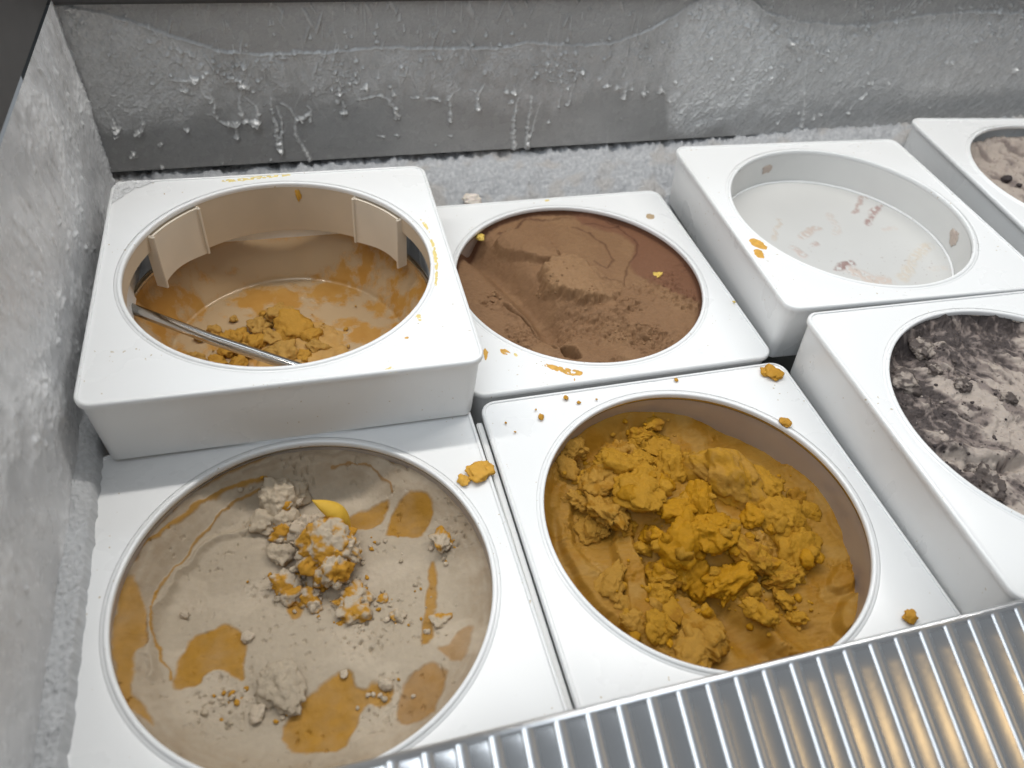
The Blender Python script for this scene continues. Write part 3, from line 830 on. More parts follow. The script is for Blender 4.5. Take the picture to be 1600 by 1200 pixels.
# ---- D: mango, crumbled
def mango():
    t = cream_tub('D', 'crumbly orange mango ice cream heaped with broken chunks')
    X, Y = disc_grid(340, RI)
    r = np.hypot(X, Y) / RI
    wx = X + 0.004 * fbm(X * 40, Y * 40, 1.0, 3); wy = Y + 0.004 * fbm(X * 40, Y * 40, 2.0, 3)
    z = -0.036 + 0.004 * fbm(X * 16, Y * 16, 3.0, 3)
    base = np.array((0.335, 0.168, 0.020)); deep = np.array((0.305, 0.138, 0.007)); pale = np.array((0.36, 0.200, 0.042))
    # scraped steps on the left, pushed-up edge along the back left
    sd = poly_sd(wx, wy, [(-0.0951, 0.0653), (-0.0604, 0.0905), (-0.0706, 0.0603), (-0.0898, 0.0257), (-0.0836, -0.0137), (-0.0641, -0.0506), (-0.0414, -0.0904), (-0.0668, -0.0801), (-0.0919, -0.0371), (-0.1018, 0.0115)])
    z += 0.006 * smooth(0.003, -0.004, sd)
    sd2 = poly_sd(wx, wy, [(-0.0573, 0.0246), (-0.0474, 0.0167), (-0.0508, -0.0413), (-0.0531, -0.0696), (-0.0667, -0.0571), (-0.071, -0.0318), (-0.0669, -0.0014)])
    z += 0.008 * smooth(0.002, -0.003, sd2)
    # long scoop grooves to the right front
    d, p = seg_dist(wx, wy, [(-0.0181, -0.0241), (-0.0074, -0.0548), (0.0017, -0.0857), (0.0092, -0.1033)])
    z -= 0.009 * np.exp(-(d / 0.010) ** 2)
    d, p = seg_dist(wx, wy, [(0.0004, -0.0387), (0.0117, -0.0664), (0.0223, -0.0927), (0.0297, -0.1012)])
    z += 0.0065 * np.exp(-(d / 0.0065) ** 2)
    d, p = seg_dist(wx, wy, [(0.0365, -0.0387), (0.0431, -0.0735), (0.0523, -0.0924)])
    z -= 0.005 * np.exp(-(d / 0.012) ** 2)
    # broken slabs near the right wall
    for pts, hh in (([(0.0838, -0.0475), (0.1034, -0.038), (0.1038, -0.0546), (0.1002, -0.0644), (0.0809, -0.0653), (0.0767, -0.0592)], .005), ([(0.0818, -0.0681), (0.1026, -0.0649), (0.1022, -0.0777), (0.0817, -0.0929), (0.0665, -0.0967), (0.0699, -0.083)], .007),
                    ([(0.1104, 0.067), (0.126, 0.0467), (0.1304, 0.0097), (0.1253, -0.0256), (0.1146, -0.0291), (0.1115, 0.0074), (0.102, 0.0414)], .004)):
        z += hh * smooth(0.0015, -0.0035, poly_sd(wx, wy, pts))
    # the heap under the chunks
    z += 0.016 * blob(X, Y, *[(0.008, 0.0139)][0], 0.070, 0.052, R(-25))
    z += 0.010 * blob(X, Y, *[(-0.0342, 0.053)][0], 0.042, 0.036, 0)
    rim = smooth(0.86, 1.0, r)
    ang = np.arctan2(Y, X)
    bk = smooth(0.2, 0.9, np.cos(ang - R(128)))
    z += rim * bk * 0.016 + smooth(0.90, 1.0, r) * 0.007 * smooth(0.3, 0.9, np.cos(ang - R(-95)))
    # tears and crumbly relief
    cr = smooth(0.05, 0.55, fbm(X * 30, Y * 30, 9.0, 3))
    f1, f2, bid = worley(wx * 210, wy * 210)
    z += cr * (0.0022 * (0.5 - f1) + 0.0012 * fbm(X * 300, Y * 300, 4.0, 3))
    z += 0.0006 * fbm(X * 90, Y * 240, 5.0, 3)
    tint = np.ones(X.shape + (3,)) * base
    tint = mix(tint, deep, smooth(-0.1, 0.5, fbm(X * 28, Y * 28, 6.0, 3)))
    tint = mix(tint, pale, 0.7 * smooth(0.05, 0.5, fbm(X * 36, Y * 36, 7.0, 4)))
    tint *= (1 + 0.06 * fbm(X * 250, Y * 250, 8.0, 3))[..., None]
    link('surface', disc_mesh('surface', X, Y, z, tint), M['gloss_ice'], t)
    c1 = (0.400, 0.200, 0.013); c2 = (0.405, 0.190, 0.003); c3 = (0.39, 0.202, 0.028)
    # x, y (local metres), radius, height above the floor of the tub, shape, colour, crumbliness
    L = [
        # left crumbly mound
        *[(q, 0.62, c, 0.95, 2) for q, c in zip([(-0.0549, 0.0604, 0.0143), (-0.0344, 0.0658, 0.0156), (-0.0324, 0.0374, 0.0192), (-0.0565, 0.0349, 0.0159), (-0.0721, 0.0265, 0.0105), (-0.072, 0.0485, 0.0102), (-0.033, 0.0801, 0.0117), (-0.0159, 0.0718, 0.0107), (-0.0661, 0.0658, 0.0084), (-0.0493, 0.0204, 0.0105)], (c3, c1, c1, c3, c3, c3, c3, c1, c1, c1))],
        *[(q, 0.8, c, 0.55, 5) for q, c in zip([(0.0073, 0.059, 0.0133), (-0, 0.0686, 0.0092), (0.0228, 0.0631, 0.0098), (-0.0111, 0.0174, 0.0112), (0.0102, 0.0212, 0.0139), (-0.0108, 0.0421, 0.0084)], (c1, c1, c1, c2, c2, c2))],
        *[(q, 0.75, c, 0.75, 4) for q, c in zip([(0.0102, -0.0062, 0.0159), (-0.0191, -0.0096, 0.0188), (0.0317, -0.0244, 0.015), (0.0099, -0.0396, 0.0155), (-0.0123, -0.027, 0.014), (-0.0333, -0.0251, 0.012)], (c2, c2, c1, c2, c2, c2))],
        *[(q, 0.75, c, 0.65, 5) for q, c in zip([(0.069, -0.0014, 0.0164), (0.0727, -0.0279, 0.0172), (0.055, -0.0404, 0.0104), (0.0724, 0.03, 0.0132), (0.0471, 0.0032, 0.0086), (0.0437, -0.0326, 0.0099)], (c1, c1, c1, c1, c2, c2))],
        *[(q, 0.7, c, 0.35, 7) for q, c in zip([(-0.0772, -0.0242, 0.0119), (-0.0729, -0.0408, 0.0064), (-0.0348, 0.0059, 0.0077), (-0.0393, -0.0229, 0.0094), (-0.0442, -0.0372, 0.0093), (-0.0381, -0.0509, 0.0083), (-0.0502, -0.0458, 0.0078), (-0.0431, -0.0021, 0.0071)], (c3, c3, c2, c1, c1, c1, c3, c1))],
        *[(q, 0.6, c, 0.55, 5) for q, c in zip([(-0.0283, -0.0697, 0.0165), (-0.0418, -0.0838, 0.0157), (-0.0558, -0.0635, 0.0113), (-0.0729, -0.0574, 0.0094), (-0.0499, -0.0763, 0.0117), (-0.0189, -0.0599, 0.0083)], (c3, c3, c1, c3, c3, c1))],
        *[(q, 0.6, c, 0.70, 4) for q, c in zip([(0.0159, -0.0506, 0.0087), (0.0138, -0.0619, 0.0062), (0.0171, -0.0719, 0.0076), (0.0492, -0.0436, 0.0095), (0.0442, -0.0594, 0.0069), (0.0451, -0.0733, 0.0063), (0.0428, -0.0527, 0.0054), (-0.0337, -0.0321, 0.0061), (0.1018, 0.005, 0.007), (0.0939, 0.0159, 0.007)], (c1, c1, c1, c1, c1, c1, c1, c3, c1, c1))],
        *[(q, 0.6, c, 0.75, 4) for q, c in zip([(0.0038, 0.0916, 0.0121), (0.0119, 0.0841, 0.009), (-0.0053, 0.1039, 0.0106), (-0.068, 0.0904, 0.0091), (-0.078, 0.0761, 0.0085), (0.0087, 0.1101, 0.0081)], (c1, c1, c1, c3, c3, c1))],
    ]
    for i, ((x, y, rad), hz, c, cr_, fc) in enumerate(L):
        rs = random.Random(100 + i)
        k = int(np.argmin((X - x) ** 2 + (Y - y) ** 2)); zs = z.ravel()[k]
        big = rad > 0.014
        s = (rad * rs.uniform(1.08, 1.45), rad * rs.uniform(0.85, 1.12), rad * hz * rs.uniform(0.8, 1.05))
        chunk(t, 'chunk', (x, y, zs + s[2] * 0.30), s, rs.uniform(0, 6.28), (rs.uniform(-.5, .5), rs.uniform(-.5, .5)), 300 + i, sub=5 if rad > 0.009 else 4, crumb=cr_ * 1.28, facets=fc, colA=c, colB=deep if i % 3 == 0 else None, cm=-0.15)
    sat = []
    rs = random.Random(77)
    for (x, y, rad), hz, c, cr_, fc in L:
        k = int(np.argmin((X - x) ** 2 + (Y - y) ** 2)); zs = z.ravel()[k]
        for q in range(4 if rad > 0.011 else 2):
            a = rs.uniform(0, 6.28); d = rad * rs.uniform(0.45, 1.15); r_ = rad * rs.uniform(0.13, 0.38)
            up = rad * hz * 0.9 * math.sqrt(max(0.0, 1 - (d / (rad * 1.05)) ** 2)) + rad * hz * 0.15
            sat.append((x + d * math.cos(a), y + d * math.sin(a), zs + up * rs.uniform(0.55, 1.0), r_))
    crumbs(t, 'fragments', sat, 3, (c1, c2), 19)
    # the big tilted wedge at the back of the heap
    (x, y, rad), = [(0.04, 0.0381, 0.0255)]
    k = int(np.argmin((X - x) ** 2 + (Y - y) ** 2))
    chunk(t, 'chunk', (x, y, z.ravel()[k] + 0.010), (0.033, 0.021, 0.016), R(-58), (R(22), R(8)), 991, sub=5, crumb=0.55, facets=7, colA=c1, colB=c3, cm=0.0)
    items = []
    rs = random.Random(5)
    cent = [(-0.0401, 0.0527), (-0.0629, 0.0332), (0.0151, 0.0673), (-0.011, -0.0035), (0.0276, -0.0255), (0.0687, -0.0233), (-0.0407, -0.0369), (-0.0326, -0.0726), (0.0219, -0.0607), (0.0076, 0.1031), (0.0833, 0.0275), (-0.0704, 0.0876), (0.0431, -0.0679), (-0.0546, -0.0236), (-0.0027, -0.0503), (0.1204, 0.0264)]
    for i in range(330):
        cx, cy = cent[rs.randrange(len(cent))]
        x = cx + rs.gauss(0, 0.011); y = cy + rs.gauss(0, 0.010)
        if math.hypot(x, y) > 0.112: continue
        k = int(np.argmin((X - x) ** 2 + (Y - y) ** 2))
        rr = rs.choice((0.0007, 0.0009, 0.0012, 0.0016, 0.0024))
        items.append((x, y, z.ravel()[k] + rr * 0.15, rr))
    crumbs(t, 'crumbs', items, 2, (c1, c2, c3), 11)
    return t


# ---- C: beige with mango ripples
def ripple():
    t = cream_tub('C', 'beige ice cream with orange mango ripples and a broken clump')
    X, Y = disc_grid(370, RI)
    r = np.hypot(X, Y) / RI; ang = np.arctan2(Y, X)
    wx = X + 0.0026 * fbm(X * 60, Y * 60, 1.0, 4); wy = Y + 0.0026 * fbm(X * 60, Y * 60, 2.0, 4)
    z = -0.034 + 0.0025 * fbm(X * 14, Y * 14, 3.0, 3)
    back = smooth(-0.6, 0.6, np.cos(ang - R(110)))
    z += smooth(0.70, 1.0, r + 0.02 * fbm(X * 25, Y * 25, 4.0, 3)) ** 1.3 * (0.012 + 0.011 * back)
    z += 0.010 * smooth(0.02, -0.06, Y)            # higher towards the front
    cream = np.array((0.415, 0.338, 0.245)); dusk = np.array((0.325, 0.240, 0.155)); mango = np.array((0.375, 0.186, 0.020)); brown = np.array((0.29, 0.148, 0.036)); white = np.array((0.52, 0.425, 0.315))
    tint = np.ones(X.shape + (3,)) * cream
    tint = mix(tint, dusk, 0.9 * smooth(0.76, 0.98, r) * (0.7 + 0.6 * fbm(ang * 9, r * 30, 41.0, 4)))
    tint = mix(tint, white, 0.5 * smooth(0.0, 0.5, fbm(X * 22, Y * 30, 6.0, 4)))
    # scraped arcs left by the scoop
    sweep = np.hypot(X - 0.035, Y + 0.045)
    z += 0.0005 * fbm(sweep * 70, ang * 1.5, 7.0, 3) * smooth(0.2, 0.5, r)
    d, p = seg_dist(wx, wy, [(-0.0963, -0.0299), (-0.0987, -0.0079), (-0.0974, 0.0192), (-0.0834, 0.0455), (-0.0618, 0.067), (-0.0371, 0.0725)])
    z += 0.003 * smooth(0.004, -0.004, d) + 0.0022 * np.exp(-(d / 0.003) ** 2)
    patches = [
        ([(-0.115, 0.0383), (-0.1051, 0.0384), (-0.1015, 0.0206), (-0.0986, -0.003), (-0.1047, -0.0124), (-0.106, -0.0289), (-0.0995, -0.0486), (-0.092, -0.0639), (-0.097, -0.0626), (-0.1086, -0.0443), (-0.115, -0.0225), (-0.1175, 0.0016), (-0.1161, 0.0195)], mango, .9),
        ([(-0.0853, -0.0378), (-0.0841, -0.0224), (-0.0773, -0.0019), (-0.0653, -0.0025), (-0.057, 0.006), (-0.0483, -0.0044), (-0.0431, -0.0238), (-0.0447, -0.0432), (-0.0525, -0.0366), (-0.0639, -0.0284), (-0.0737, -0.0397)], mango, 1),
        ([(-0.0224, -0.0704), (-0.0069, -0.0602), (0.0104, -0.0486), (0.0198, -0.0542), (0.0219, -0.0674), (0.0368, -0.0627), (0.0416, -0.0702), (0.0357, -0.0811), (0.0209, -0.0743), (0.0159, -0.088), (0.0095, -0.0997), (-0.0181, -0.0963), (-0.0253, -0.0832)], mango, 1),
        ([(0.0495, -0.0667), (0.0628, -0.057), (0.073, -0.0639), (0.0742, -0.0771), (0.0544, -0.0936), (0.0399, -0.0967), (0.0424, -0.0795)], brown * 1.08, .9),
        ([(0.0597, 0.0593), (0.0687, 0.0692), (0.0839, 0.0704), (0.0931, 0.0607), (0.0924, 0.0489), (0.0773, 0.0373), (0.0639, 0.0424), (0.0545, 0.046)], mango * .95, 1),
        ([(0.0805, 0.0178), (0.0855, 0.0166), (0.0823, -0.0089), (0.0739, -0.0268), (0.0714, -0.045), (0.0614, -0.0453), (0.0662, -0.0297), (0.0743, -0.0121)], mango * .95, 1),
        ([(0.0309, 0.0686), (0.0519, 0.0714), (0.0631, 0.0755), (0.0582, 0.0625), (0.0442, 0.0531), (0.0297, 0.0601)], mango * .9, 1),
        ([(-0.0163, 0.0106), (-0.0087, 0.0113), (-0.006, -0.0016), (-0.0136, -0.0075), (-0.0162, 0.0032)], mango, 1),
        ([(0.0901, -0.0409), (0.0963, -0.0401), (0.0931, -0.0578), (0.0813, -0.0692), (0.0699, -0.0487), (0.0793, -0.0499)], brown * 1.1, .7),
        ([(-0.1116, 0.0687), (-0.1035, 0.0722), (-0.1025, 0.0536), (-0.1067, 0.0458), (-0.1131, 0.0561)], brown, .9),
        ([(0.0566, 0.1115), (0.0754, 0.1042), (0.0768, 0.091), (0.0641, 0.097)], mango * .9, .8)]
    for pts, c, a in patches:
        m = smooth(0.0013, -0.0013, poly_sd(wx, wy, pts) + 0.0010 * fbm(X * 110, Y * 110, 21.0, 5)) * a * (0.94 + 0.15 * fbm(X * 60, Y * 60, 23.0, 4))
        tint = mix(tint, np.array(c) * (1 + 0.12 * fbm(X * 70, Y * 140, 22.0, 4))[..., None], m); z -= 0.0010 * m
    for pts, w, c, a in [
        ([(-0.1133, 0.0451), (-0.1036, 0.0581), (-0.0827, 0.0774), (-0.0513, 0.0961), (-0.0232, 0.1034)], .0026, mango * .9, .9), ([(-0.0966, 0.0311), (-0.0834, 0.0507), (-0.0683, 0.0713), (-0.0523, 0.0875), (-0.0288, 0.097)], .0016, mango * .9, .8),
        ([(-0.0966, 0.0323), (-0.098, 0.0054), (-0.0937, -0.0157), (-0.0865, -0.0313)], .0014, mango, .9), ([(-0.1031, 0.0661), (-0.0737, 0.0953), (-0.0442, 0.1112), (-0.0133, 0.1201), (0.0185, 0.1246)], .0038, brown, .8),
        ([(-0.0799, 0.0924), (-0.0437, 0.1172), (-0.0105, 0.1227), (0.0262, 0.1253), (0.062, 0.1143)], .0024, brown, .6), ([(0.0252, 0.1047), (0.0494, 0.1007), (0.0644, 0.0857), (0.0652, 0.0763)], .0013, brown, .8),
        ([(-0.0361, 0.1079), (-0.0074, 0.1141), (0.0265, 0.1131), (0.0598, 0.1027), (0.0791, 0.0841)], .0022, dusk * .85, .7), ([(0.083, 0.0912), (0.1054, 0.0553), (0.1169, 0.0127)], .003, dusk * .9, .6),
        ([(-0.1192, 0.0415), (-0.12, 0.0179), (-0.1174, -0.0139), (-0.1097, -0.0405)], .0022, dusk * .85, .6)]:
        d, p = seg_dist(wx, wy, rounded(pts, 2, False))
        m = smooth(1.0, 0.35, d / (w * (0.75 + 0.5 * perlin(X * 90, Y * 90, 8.0)))) * a
        tint = mix(tint, np.array(c), m); z += 0.0006 * m
    # rough, torn zones
    tear = np.zeros(X.shape)
    for q, rr in (([(-0.0589, -0.0536)], .026), ([(0.0293, -0.0301)], .024), ([(0.0999, 0.0299)], .020), ([(-0.0333, 0.0235)], .014), ([(0.0312, -0.084)], .016), ([(0.001, 0.1013)], .022)):
        tear = np.maximum(tear, smooth(rr, rr * 0.4, np.hypot(wx - q[0][0], wy - q[0][1])))
    pits = smooth(0.25, 0.65, fbm(X * 330, Y * 260, 9.0, 3))
    z -= tear * 0.0024 * pits; z += tear * 0.0012 * fbm(X * 140, Y * 140, 10.0, 4)
    z -= 0.0015 * smooth(0.40, 0.7, fbm(X * 260, Y * 190, 12.0, 3)) * smooth(-0.1, 0.3, fbm(X * 24, Y * 24, 13.0, 2))
    z += 0.0003 * fbm(X * 200, Y * 200, 14.0, 3)
    tint *= (1 + 0.05 * fbm(X * 260, Y * 260, 15.0, 3))[..., None]
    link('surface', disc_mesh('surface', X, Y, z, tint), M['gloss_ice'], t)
    c = tuple(cream * 1.20); m = tuple(mango * 1.30); w = tuple(white)
    def ztop(x, y): return z.ravel()[int(np.argmin((X - x) ** 2 + (Y - y) ** 2))]
    L = [
        *[(q, .75, c, None, .8, 4) for q in [(-0.0159, 0.0884, 0.0165), (-0.0272, 0.0734, 0.0099), (-0.0052, 0.092, 0.0106), (-0.0127, 0.0716, 0.0108), (-0.017, 0.0449, 0.0086)]],
        *[(q, .85, w, None, .5, 6) for q in [(-0.0003, 0.0618, 0.0111), (-0.0063, 0.0562, 0.0082), (0.008, 0.0656, 0.0087)]],
        *[(q, .8, m, c, .7, 5) for q in [(0.0142, 0.038, 0.0173), (0.0025, 0.0301, 0.0107), (0.0246, 0.0329, 0.0112), (0.0163, 0.0192, 0.0115)]],
        *[(q, .7, m, w, .6, 5) for q in [(-0.0147, 0.0222, 0.0113), (-0.0159, 0.0624, 0.0083), (0.0045, 0.0203, 0.0094), (-0.0135, 0.0119, 0.0079), (-0.0021, 0.0093, 0.007), (0.0003, 0.0013, 0.006)]],
        *[(q, .5, c, m, .9, 4) for q in [(0.028, 0.0031, 0.0098), (0.0243, -0.0083, 0.0102), (0.0186, -0.0021, 0.0065), (0.0528, -0.02, 0.005), (0.0781, -0.0309, 0.0059), (0.0932, 0.0275, 0.0091), (0.0447, -0.0034, 0.0035)]],
        *[(q, .6, w, None, .5, 5) for q in [(-0.0801, 0.0153, 0.0036), (-0.042, -0.013, 0.0042), (0.0129, -0.0529, 0.0025), (0.0371, -0.067, 0.0044), (-0.038, -0.0645, 0.0049)]],
    ]
    for i, ((x, y, rad), hz, ca_, cb, cr_, fc) in enumerate(L):
        rs = random.Random(700 + i)
        s = (rad * rs.uniform(0.9, 1.15), rad * rs.uniform(0.85, 1.1), rad * hz * rs.uniform(0.9, 1.15))
        lift = 0.010 if 8 <= i <= 11 else 0.0
        chunk(t, 'chunk', (x, y, ztop(x, y) + s[2] * 0.45 + lift), s, rs.uniform(0, 6.28), (rs.uniform(-.3, .3), rs.uniform(-.3, .3)), 800 + i, sub=5 if rad > 0.011 else 4, crumb=cr_ * 1.1, facets=fc, colA=ca_, colB=cb, cm=-0.05)
    sat = []
    rs = random.Random(78)
    for i, ((x, y, rad), hz, ca_, cb, cr_, fc) in enumerate(L):
        if rad < 0.008: continue
        zs = ztop(x, y) + (0.010 if 8 <= i <= 11 else 0.0)
        for q in range(9):
            a = rs.uniform(0, 6.28); d = rad * rs.uniform(0.5, 1.2); r_ = rad * rs.uniform(0.10, 0.30)
            up = rad * hz * 0.9 * math.sqrt(max(0.0, 1 - (d / (rad * 1.05)) ** 2)) + rad * hz * 0.12
            sat.append((x + d * math.cos(a), y + d * math.sin(a), zs + up * rs.uniform(0.5, 1.0), r_))
    crumbs(t, 'fragments', sat, 3, (c, c, w, m), 20)
    # curl of beige ice cream near the front
    (x, y, rad), = [(-0.024, -0.0522, 0.0146)]
    chunk(t, 'curl', (x, y, ztop(x, y) + 0.004), (0.0185, 0.0120, 0.0055), R(-62), (R(16), 0), 933, sub=5, crumb=0.7, facets=4, colA=tuple(cream * 1.1))
    # wedge of mango fruit sticking up out of the clump
    n, mth = 26, 14
    us = np.linspace(0, 1, n); th = np.linspace(0, 2 * np.pi, mth, endpoint=False)
    V = np.zeros((n, mth, 3))
    for i, u in enumerate(us):
        rr = 0.0088 * math.sin(math.pi * min(1, 0.06 + u * 0.96)) ** 0.8 + 0.0004
        V[i, :, 0] = rr * np.cos(th) * 0.75; V[i, :, 1] = 0.006 * math.sin(math.pi * u) + rr * np.sin(th) * 0.55; V[i, :, 2] = (u - 0.3) * 0.036
    V += (0.0005 * fbm(V[..., 0] * 200, V[..., 1] * 200, V[..., 2] * 200, 2))[..., None]
    me = mesh_np('mango_slice', V.reshape(-1, 3), np.array([[i * mth + k, i * mth + (k + 1) % mth, (i + 1) * mth + (k + 1) % mth, (i + 1) * mth + k] for i in range(n - 1) for k in range(mth)]), True,
                 np.tile(np.array((0.66, 0.40, 0.045)), (n * mth, 1)))
    (x, y, rad), = [(0.024, 0.0562, 0.0094)]
    o = link('mango_slice', me, M['gloss_ice'], t); o.location = (x, y, ztop(x, y) + 0.015); o.rotation_euler = Vector((-0.55, 0.30, 0.62)).to_track_quat('Z', 'Y').to_euler()
    tag(o, 'yellow wedge of mango sticking up from the clump')
    items = []
    rs = random.Random(8)
    cent = [(0.0172, 0.0408), (-0.0114, 0.0211), (0.0271, -0.003), (0.0941, 0.0258), (-0.0197, 0.0861), (-0.0526, -0.0548), (0.0773, -0.0297), (0.0508, -0.0185), (-0.0261, -0.0574), (0.0351, -0.0727), (0.0439, 0.0346), (0.0184, 0.0141), (0.065, -0.002)]
    for i in range(190):
        cx, cy = cent[rs.randrange(len(cent))]
        x = cx + rs.gauss(0, 0.010); y = cy + rs.gauss(0, 0.009)
        if math.hypot(x, y) > 0.110: continue
        rr = rs.choice((0.0006, 0.0008, 0.0011, 0.0015, 0.002))
        items.append((x, y, ztop(x, y) + rr * 0.35, rr))
    crumbs(t, 'crumbs', items, 2, (c, c, w, m), 12)
    return t


# ---- B: chocolate
def chocolate():
    t = cream_tub('B', 'brown chocolate ice cream with a wide scoop groove')
    X, Y = disc_grid(360, RI)
    r = np.hypot(X, Y) / RI; ang = np.arctan2(Y, X)
    wx = X + 0.003 * fbm(X * 50, Y * 50, 1.0, 4); wy = Y + 0.003 * fbm(X * 50, Y * 50, 2.0, 4)
    z = -0.010 + 0.0015 * fbm(X * 15, Y * 15, 3.0, 3)
    choc = np.array((0.228, 0.126, 0.063)); dark = np.array((0.095, 0.040, 0.021)); light = np.array((0.300, 0.176, 0.088)); red = np.array((0.172, 0.077, 0.041))
    tint = np.ones(X.shape + (3,)) * choc
    # smooth darker crust on the right
    sd = poly_sd(wx, wy, [(0.0352, 0.1294), (0.0728, 0.1154), (0.1137, 0.0836), (0.1342, 0.0001), (0.1182, -0.0444), (0.1047, -0.0422), (0.0878, -0.0255), (0.0675, -0.0043), (0.0545, 0.0124), (0.0767, 0.0436), (0.0725, 0.0725), (0.046, 0.0846), (0.0305, 0.0995)])
    m = smooth(0.002, -0.002, sd); tint = mix(tint, red, 0.9 * m); z += 0.001 * m
    # lens-shaped plates at the back, each with a raised edge line
    for pts, w, hh in (([(0.023, 0.0921), (0.0384, 0.0774), (0.0484, 0.0557), (0.0473, 0.0324), (0.0374, 0.0187), (0.0274, 0.0316)], .0012, .0012), ([(0.039, 0.094), (0.0706, 0.0812), (0.0802, 0.0591), (0.0737, 0.0361), (0.0559, 0.0159), (0.0421, -0.0075)], .0012, .0011),
                       ([(-0.0545, 0.0907), (-0.037, 0.0923), (-0.0224, 0.109), (0.0067, 0.1049), (0.0439, 0.1084), (0.0567, 0.1001)], .0016, .0020), ([(-0.0184, 0.1234), (0.0099, 0.1152), (0.041, 0.1153), (0.0599, 0.1018), (0.0706, 0.0812)], .0014, .0016),
                       ([(0.0154, 0.0111), (0.0208, -0.0006), (0.0378, 0.0003), (0.0427, -0.0059)], .0012, .0018)):
        d, p = seg_dist(wx, wy, pts)
        e = np.exp(-(d / w) ** 2)
        z += 1.5 * hh * e * (0.6 + 0.6 * perlin(X * 160, Y * 160, 5.0)); tint = mix(tint, dark, 0.65 * smooth(0.3, 0.8, e))
    # wide diagonal scoop groove
    d, p = seg_dist(X, Y, [(-0.0824, 0.0738), (-0.0662, 0.0447), (-0.0533, 0.0066), (-0.0422, -0.0325), (-0.0424, -0.0549)])
    z -= 0.025 * np.exp(-(d / 0.016) ** 2)
    # raised ragged plate in the middle, overhanging the groove
    pl = poly_sd(wx, wy, [(-0.0307, 0.0219), (-0.0151, 0.0342), (0.0078, 0.0383), (0.0224, 0.0173), (0.0311, 0.0014), (0.0443, -0.0079), (0.0279, -0.0263), (0.0054, -0.0311), (-0.0071, -0.0274), (-0.0294, -0.0119), (-0.0346, 0.0011)])
    pl = pl + 0.003 * fbm(X * 110, Y * 110, 31.0, 4)
    pm = smooth(0.0030, -0.0030, pl)
    z += 0.0125 * pm * smooth(0.048, -0.005, X) + pm * 0.0012 * fbm(X * 120, Y * 120, 6.0, 4)
    tint = mix(tint, light, 0.75 * pm * smooth(0.05, 0.0, X))
    edge = np.exp(-(np.abs(pl) / 0.0035) ** 2) * smooth(0.05, 0.0, X)
    z += edge * 0.0030 * fbm(X * 95, Y * 95, 7.0, 5)
    # upper plate: its broken front edge along the groove
    up = poly_sd(wx, wy, [(-0.0686, 0.0728), (-0.0438, 0.0499), (-0.023, 0.0317), (-0.0049, 0.0364), (-0.0072, 0.0599), (-0.0191, 0.0856), (-0.0498, 0.09)])
    up = up + 0.002 * fbm(X * 110, Y * 110, 33.0, 4)
    z += 0.0085 * smooth(0.0022, -0.0030, up)
    edge = np.maximum(edge, 0.7 * np.exp(-(np.abs(up) / 0.003) ** 2))
    # hollow below the plate, scoop marks at the front
    for q, a_, b_, an, dep in (([(-0.0176, -0.0463)], .036, .020, R(-25), .010), ([(0.0232, -0.04)], .024, .012, R(5), -.003), ([(-0.0049, -0.0737)], .024, .030, R(0), .007),
                               ([(0.0214, -0.0689)], .012, .022, R(25), .005), ([(0.0409, -0.0362)], .020, .012, 0, -.004), ([(0.0372, -0.0747)], .020, .014, R(-20), -.004)):
        z -= dep * blob(X, Y, q[0][0], q[0][1], a_, b_, an, 3)
    # the dark hole at the front
    hd = poly_sd(wx, wy, [(-0.0413, -0.072), (-0.0325, -0.0781), (-0.0271, -0.0939), (-0.0305, -0.0977), (-0.0442, -0.088)])
    z -= 0.016 * smooth(0.002, -0.002, hd)
    # crack on the left front
    d, p = seg_dist(wx, wy, [(-0.0763, -0.0203), (-0.0638, -0.0386), (-0.0557, -0.0557), (-0.0476, -0.0785)])
    z -= 0.006 * np.exp(-(d / 0.0022) ** 2); z += 0.003 * np.exp(-((d - 0.004) / 0.003) ** 2)
    # crumbly torn texture on the front half
    front = np.maximum(smooth(0.0, -0.05, Y - 0.25 * X), 0.0)
    rough = np.maximum.reduce([front * 0.8, edge, np.zeros(X.shape)])
    rough *= smooth(-0.35, 0.25, fbm(X * 28, Y * 28, 8.0, 3))
    pits = smooth(0.2, 0.6, fbm(X * 300, Y * 240, 9.0, 3))
    z -= rough * 0.0032 * pits; z += rough * 0.0040 * fbm(X * 130, Y * 170, 10.0, 5)
    for q, rr in (([(-0.0872, -0.0109)], .018), ([(0.0397, -0.0384)], .018), ([(0.038, -0.0771)], .020)):
        mm = smooth(rr, rr * .3, np.hypot(wx - q[0][0], wy - q[0][1]))
        z -= mm * 0.004 * smooth(0.1, 0.6, fbm(X * 130, Y * 220, 11.0, 3))
    tint = mix(tint, light * 0.95, 0.35 * smooth(0.0, 0.5, fbm(X * 30, Y * 30, 12.0, 4)) * (1 - m))
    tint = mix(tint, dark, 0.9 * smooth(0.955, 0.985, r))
    tint *= (1 + 0.07 * fbm(X * 260, Y * 260, 13.0, 3))[..., None]
    z += 0.0007 * fbm(X * 180, Y * 240, 14.0, 4) * (1 - 0.7 * m)
    z += 0.005 * smooth(0.975, 1.0, r)
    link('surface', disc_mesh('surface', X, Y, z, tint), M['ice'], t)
    rs = random.Random(18); items = []
    cent = [(-0.0248, 0.0021), (-0.0027, -0.029), (-0.0856, -0.0054), (0.0161, -0.0711), (0.0348, -0.0806), (-0.0607, -0.058)]
    for i in range(90):
        cx, cy = cent[rs.randrange(len(cent))]
        x = cx + rs.gauss(0, 0.010); y = cy + rs.gauss(0, 0.007); rr = rs.choice((0.0005, 0.0007, 0.001, 0.0014))
        k = int(np.argmin((X - x) ** 2 + (Y - y) ** 2)); items.append((x, y, z.ravel()[k] + rr * .3, rr))
    crumbs(t, 'crumbs', items, 2, (tuple(choc), tuple(light)), 13)
    return t


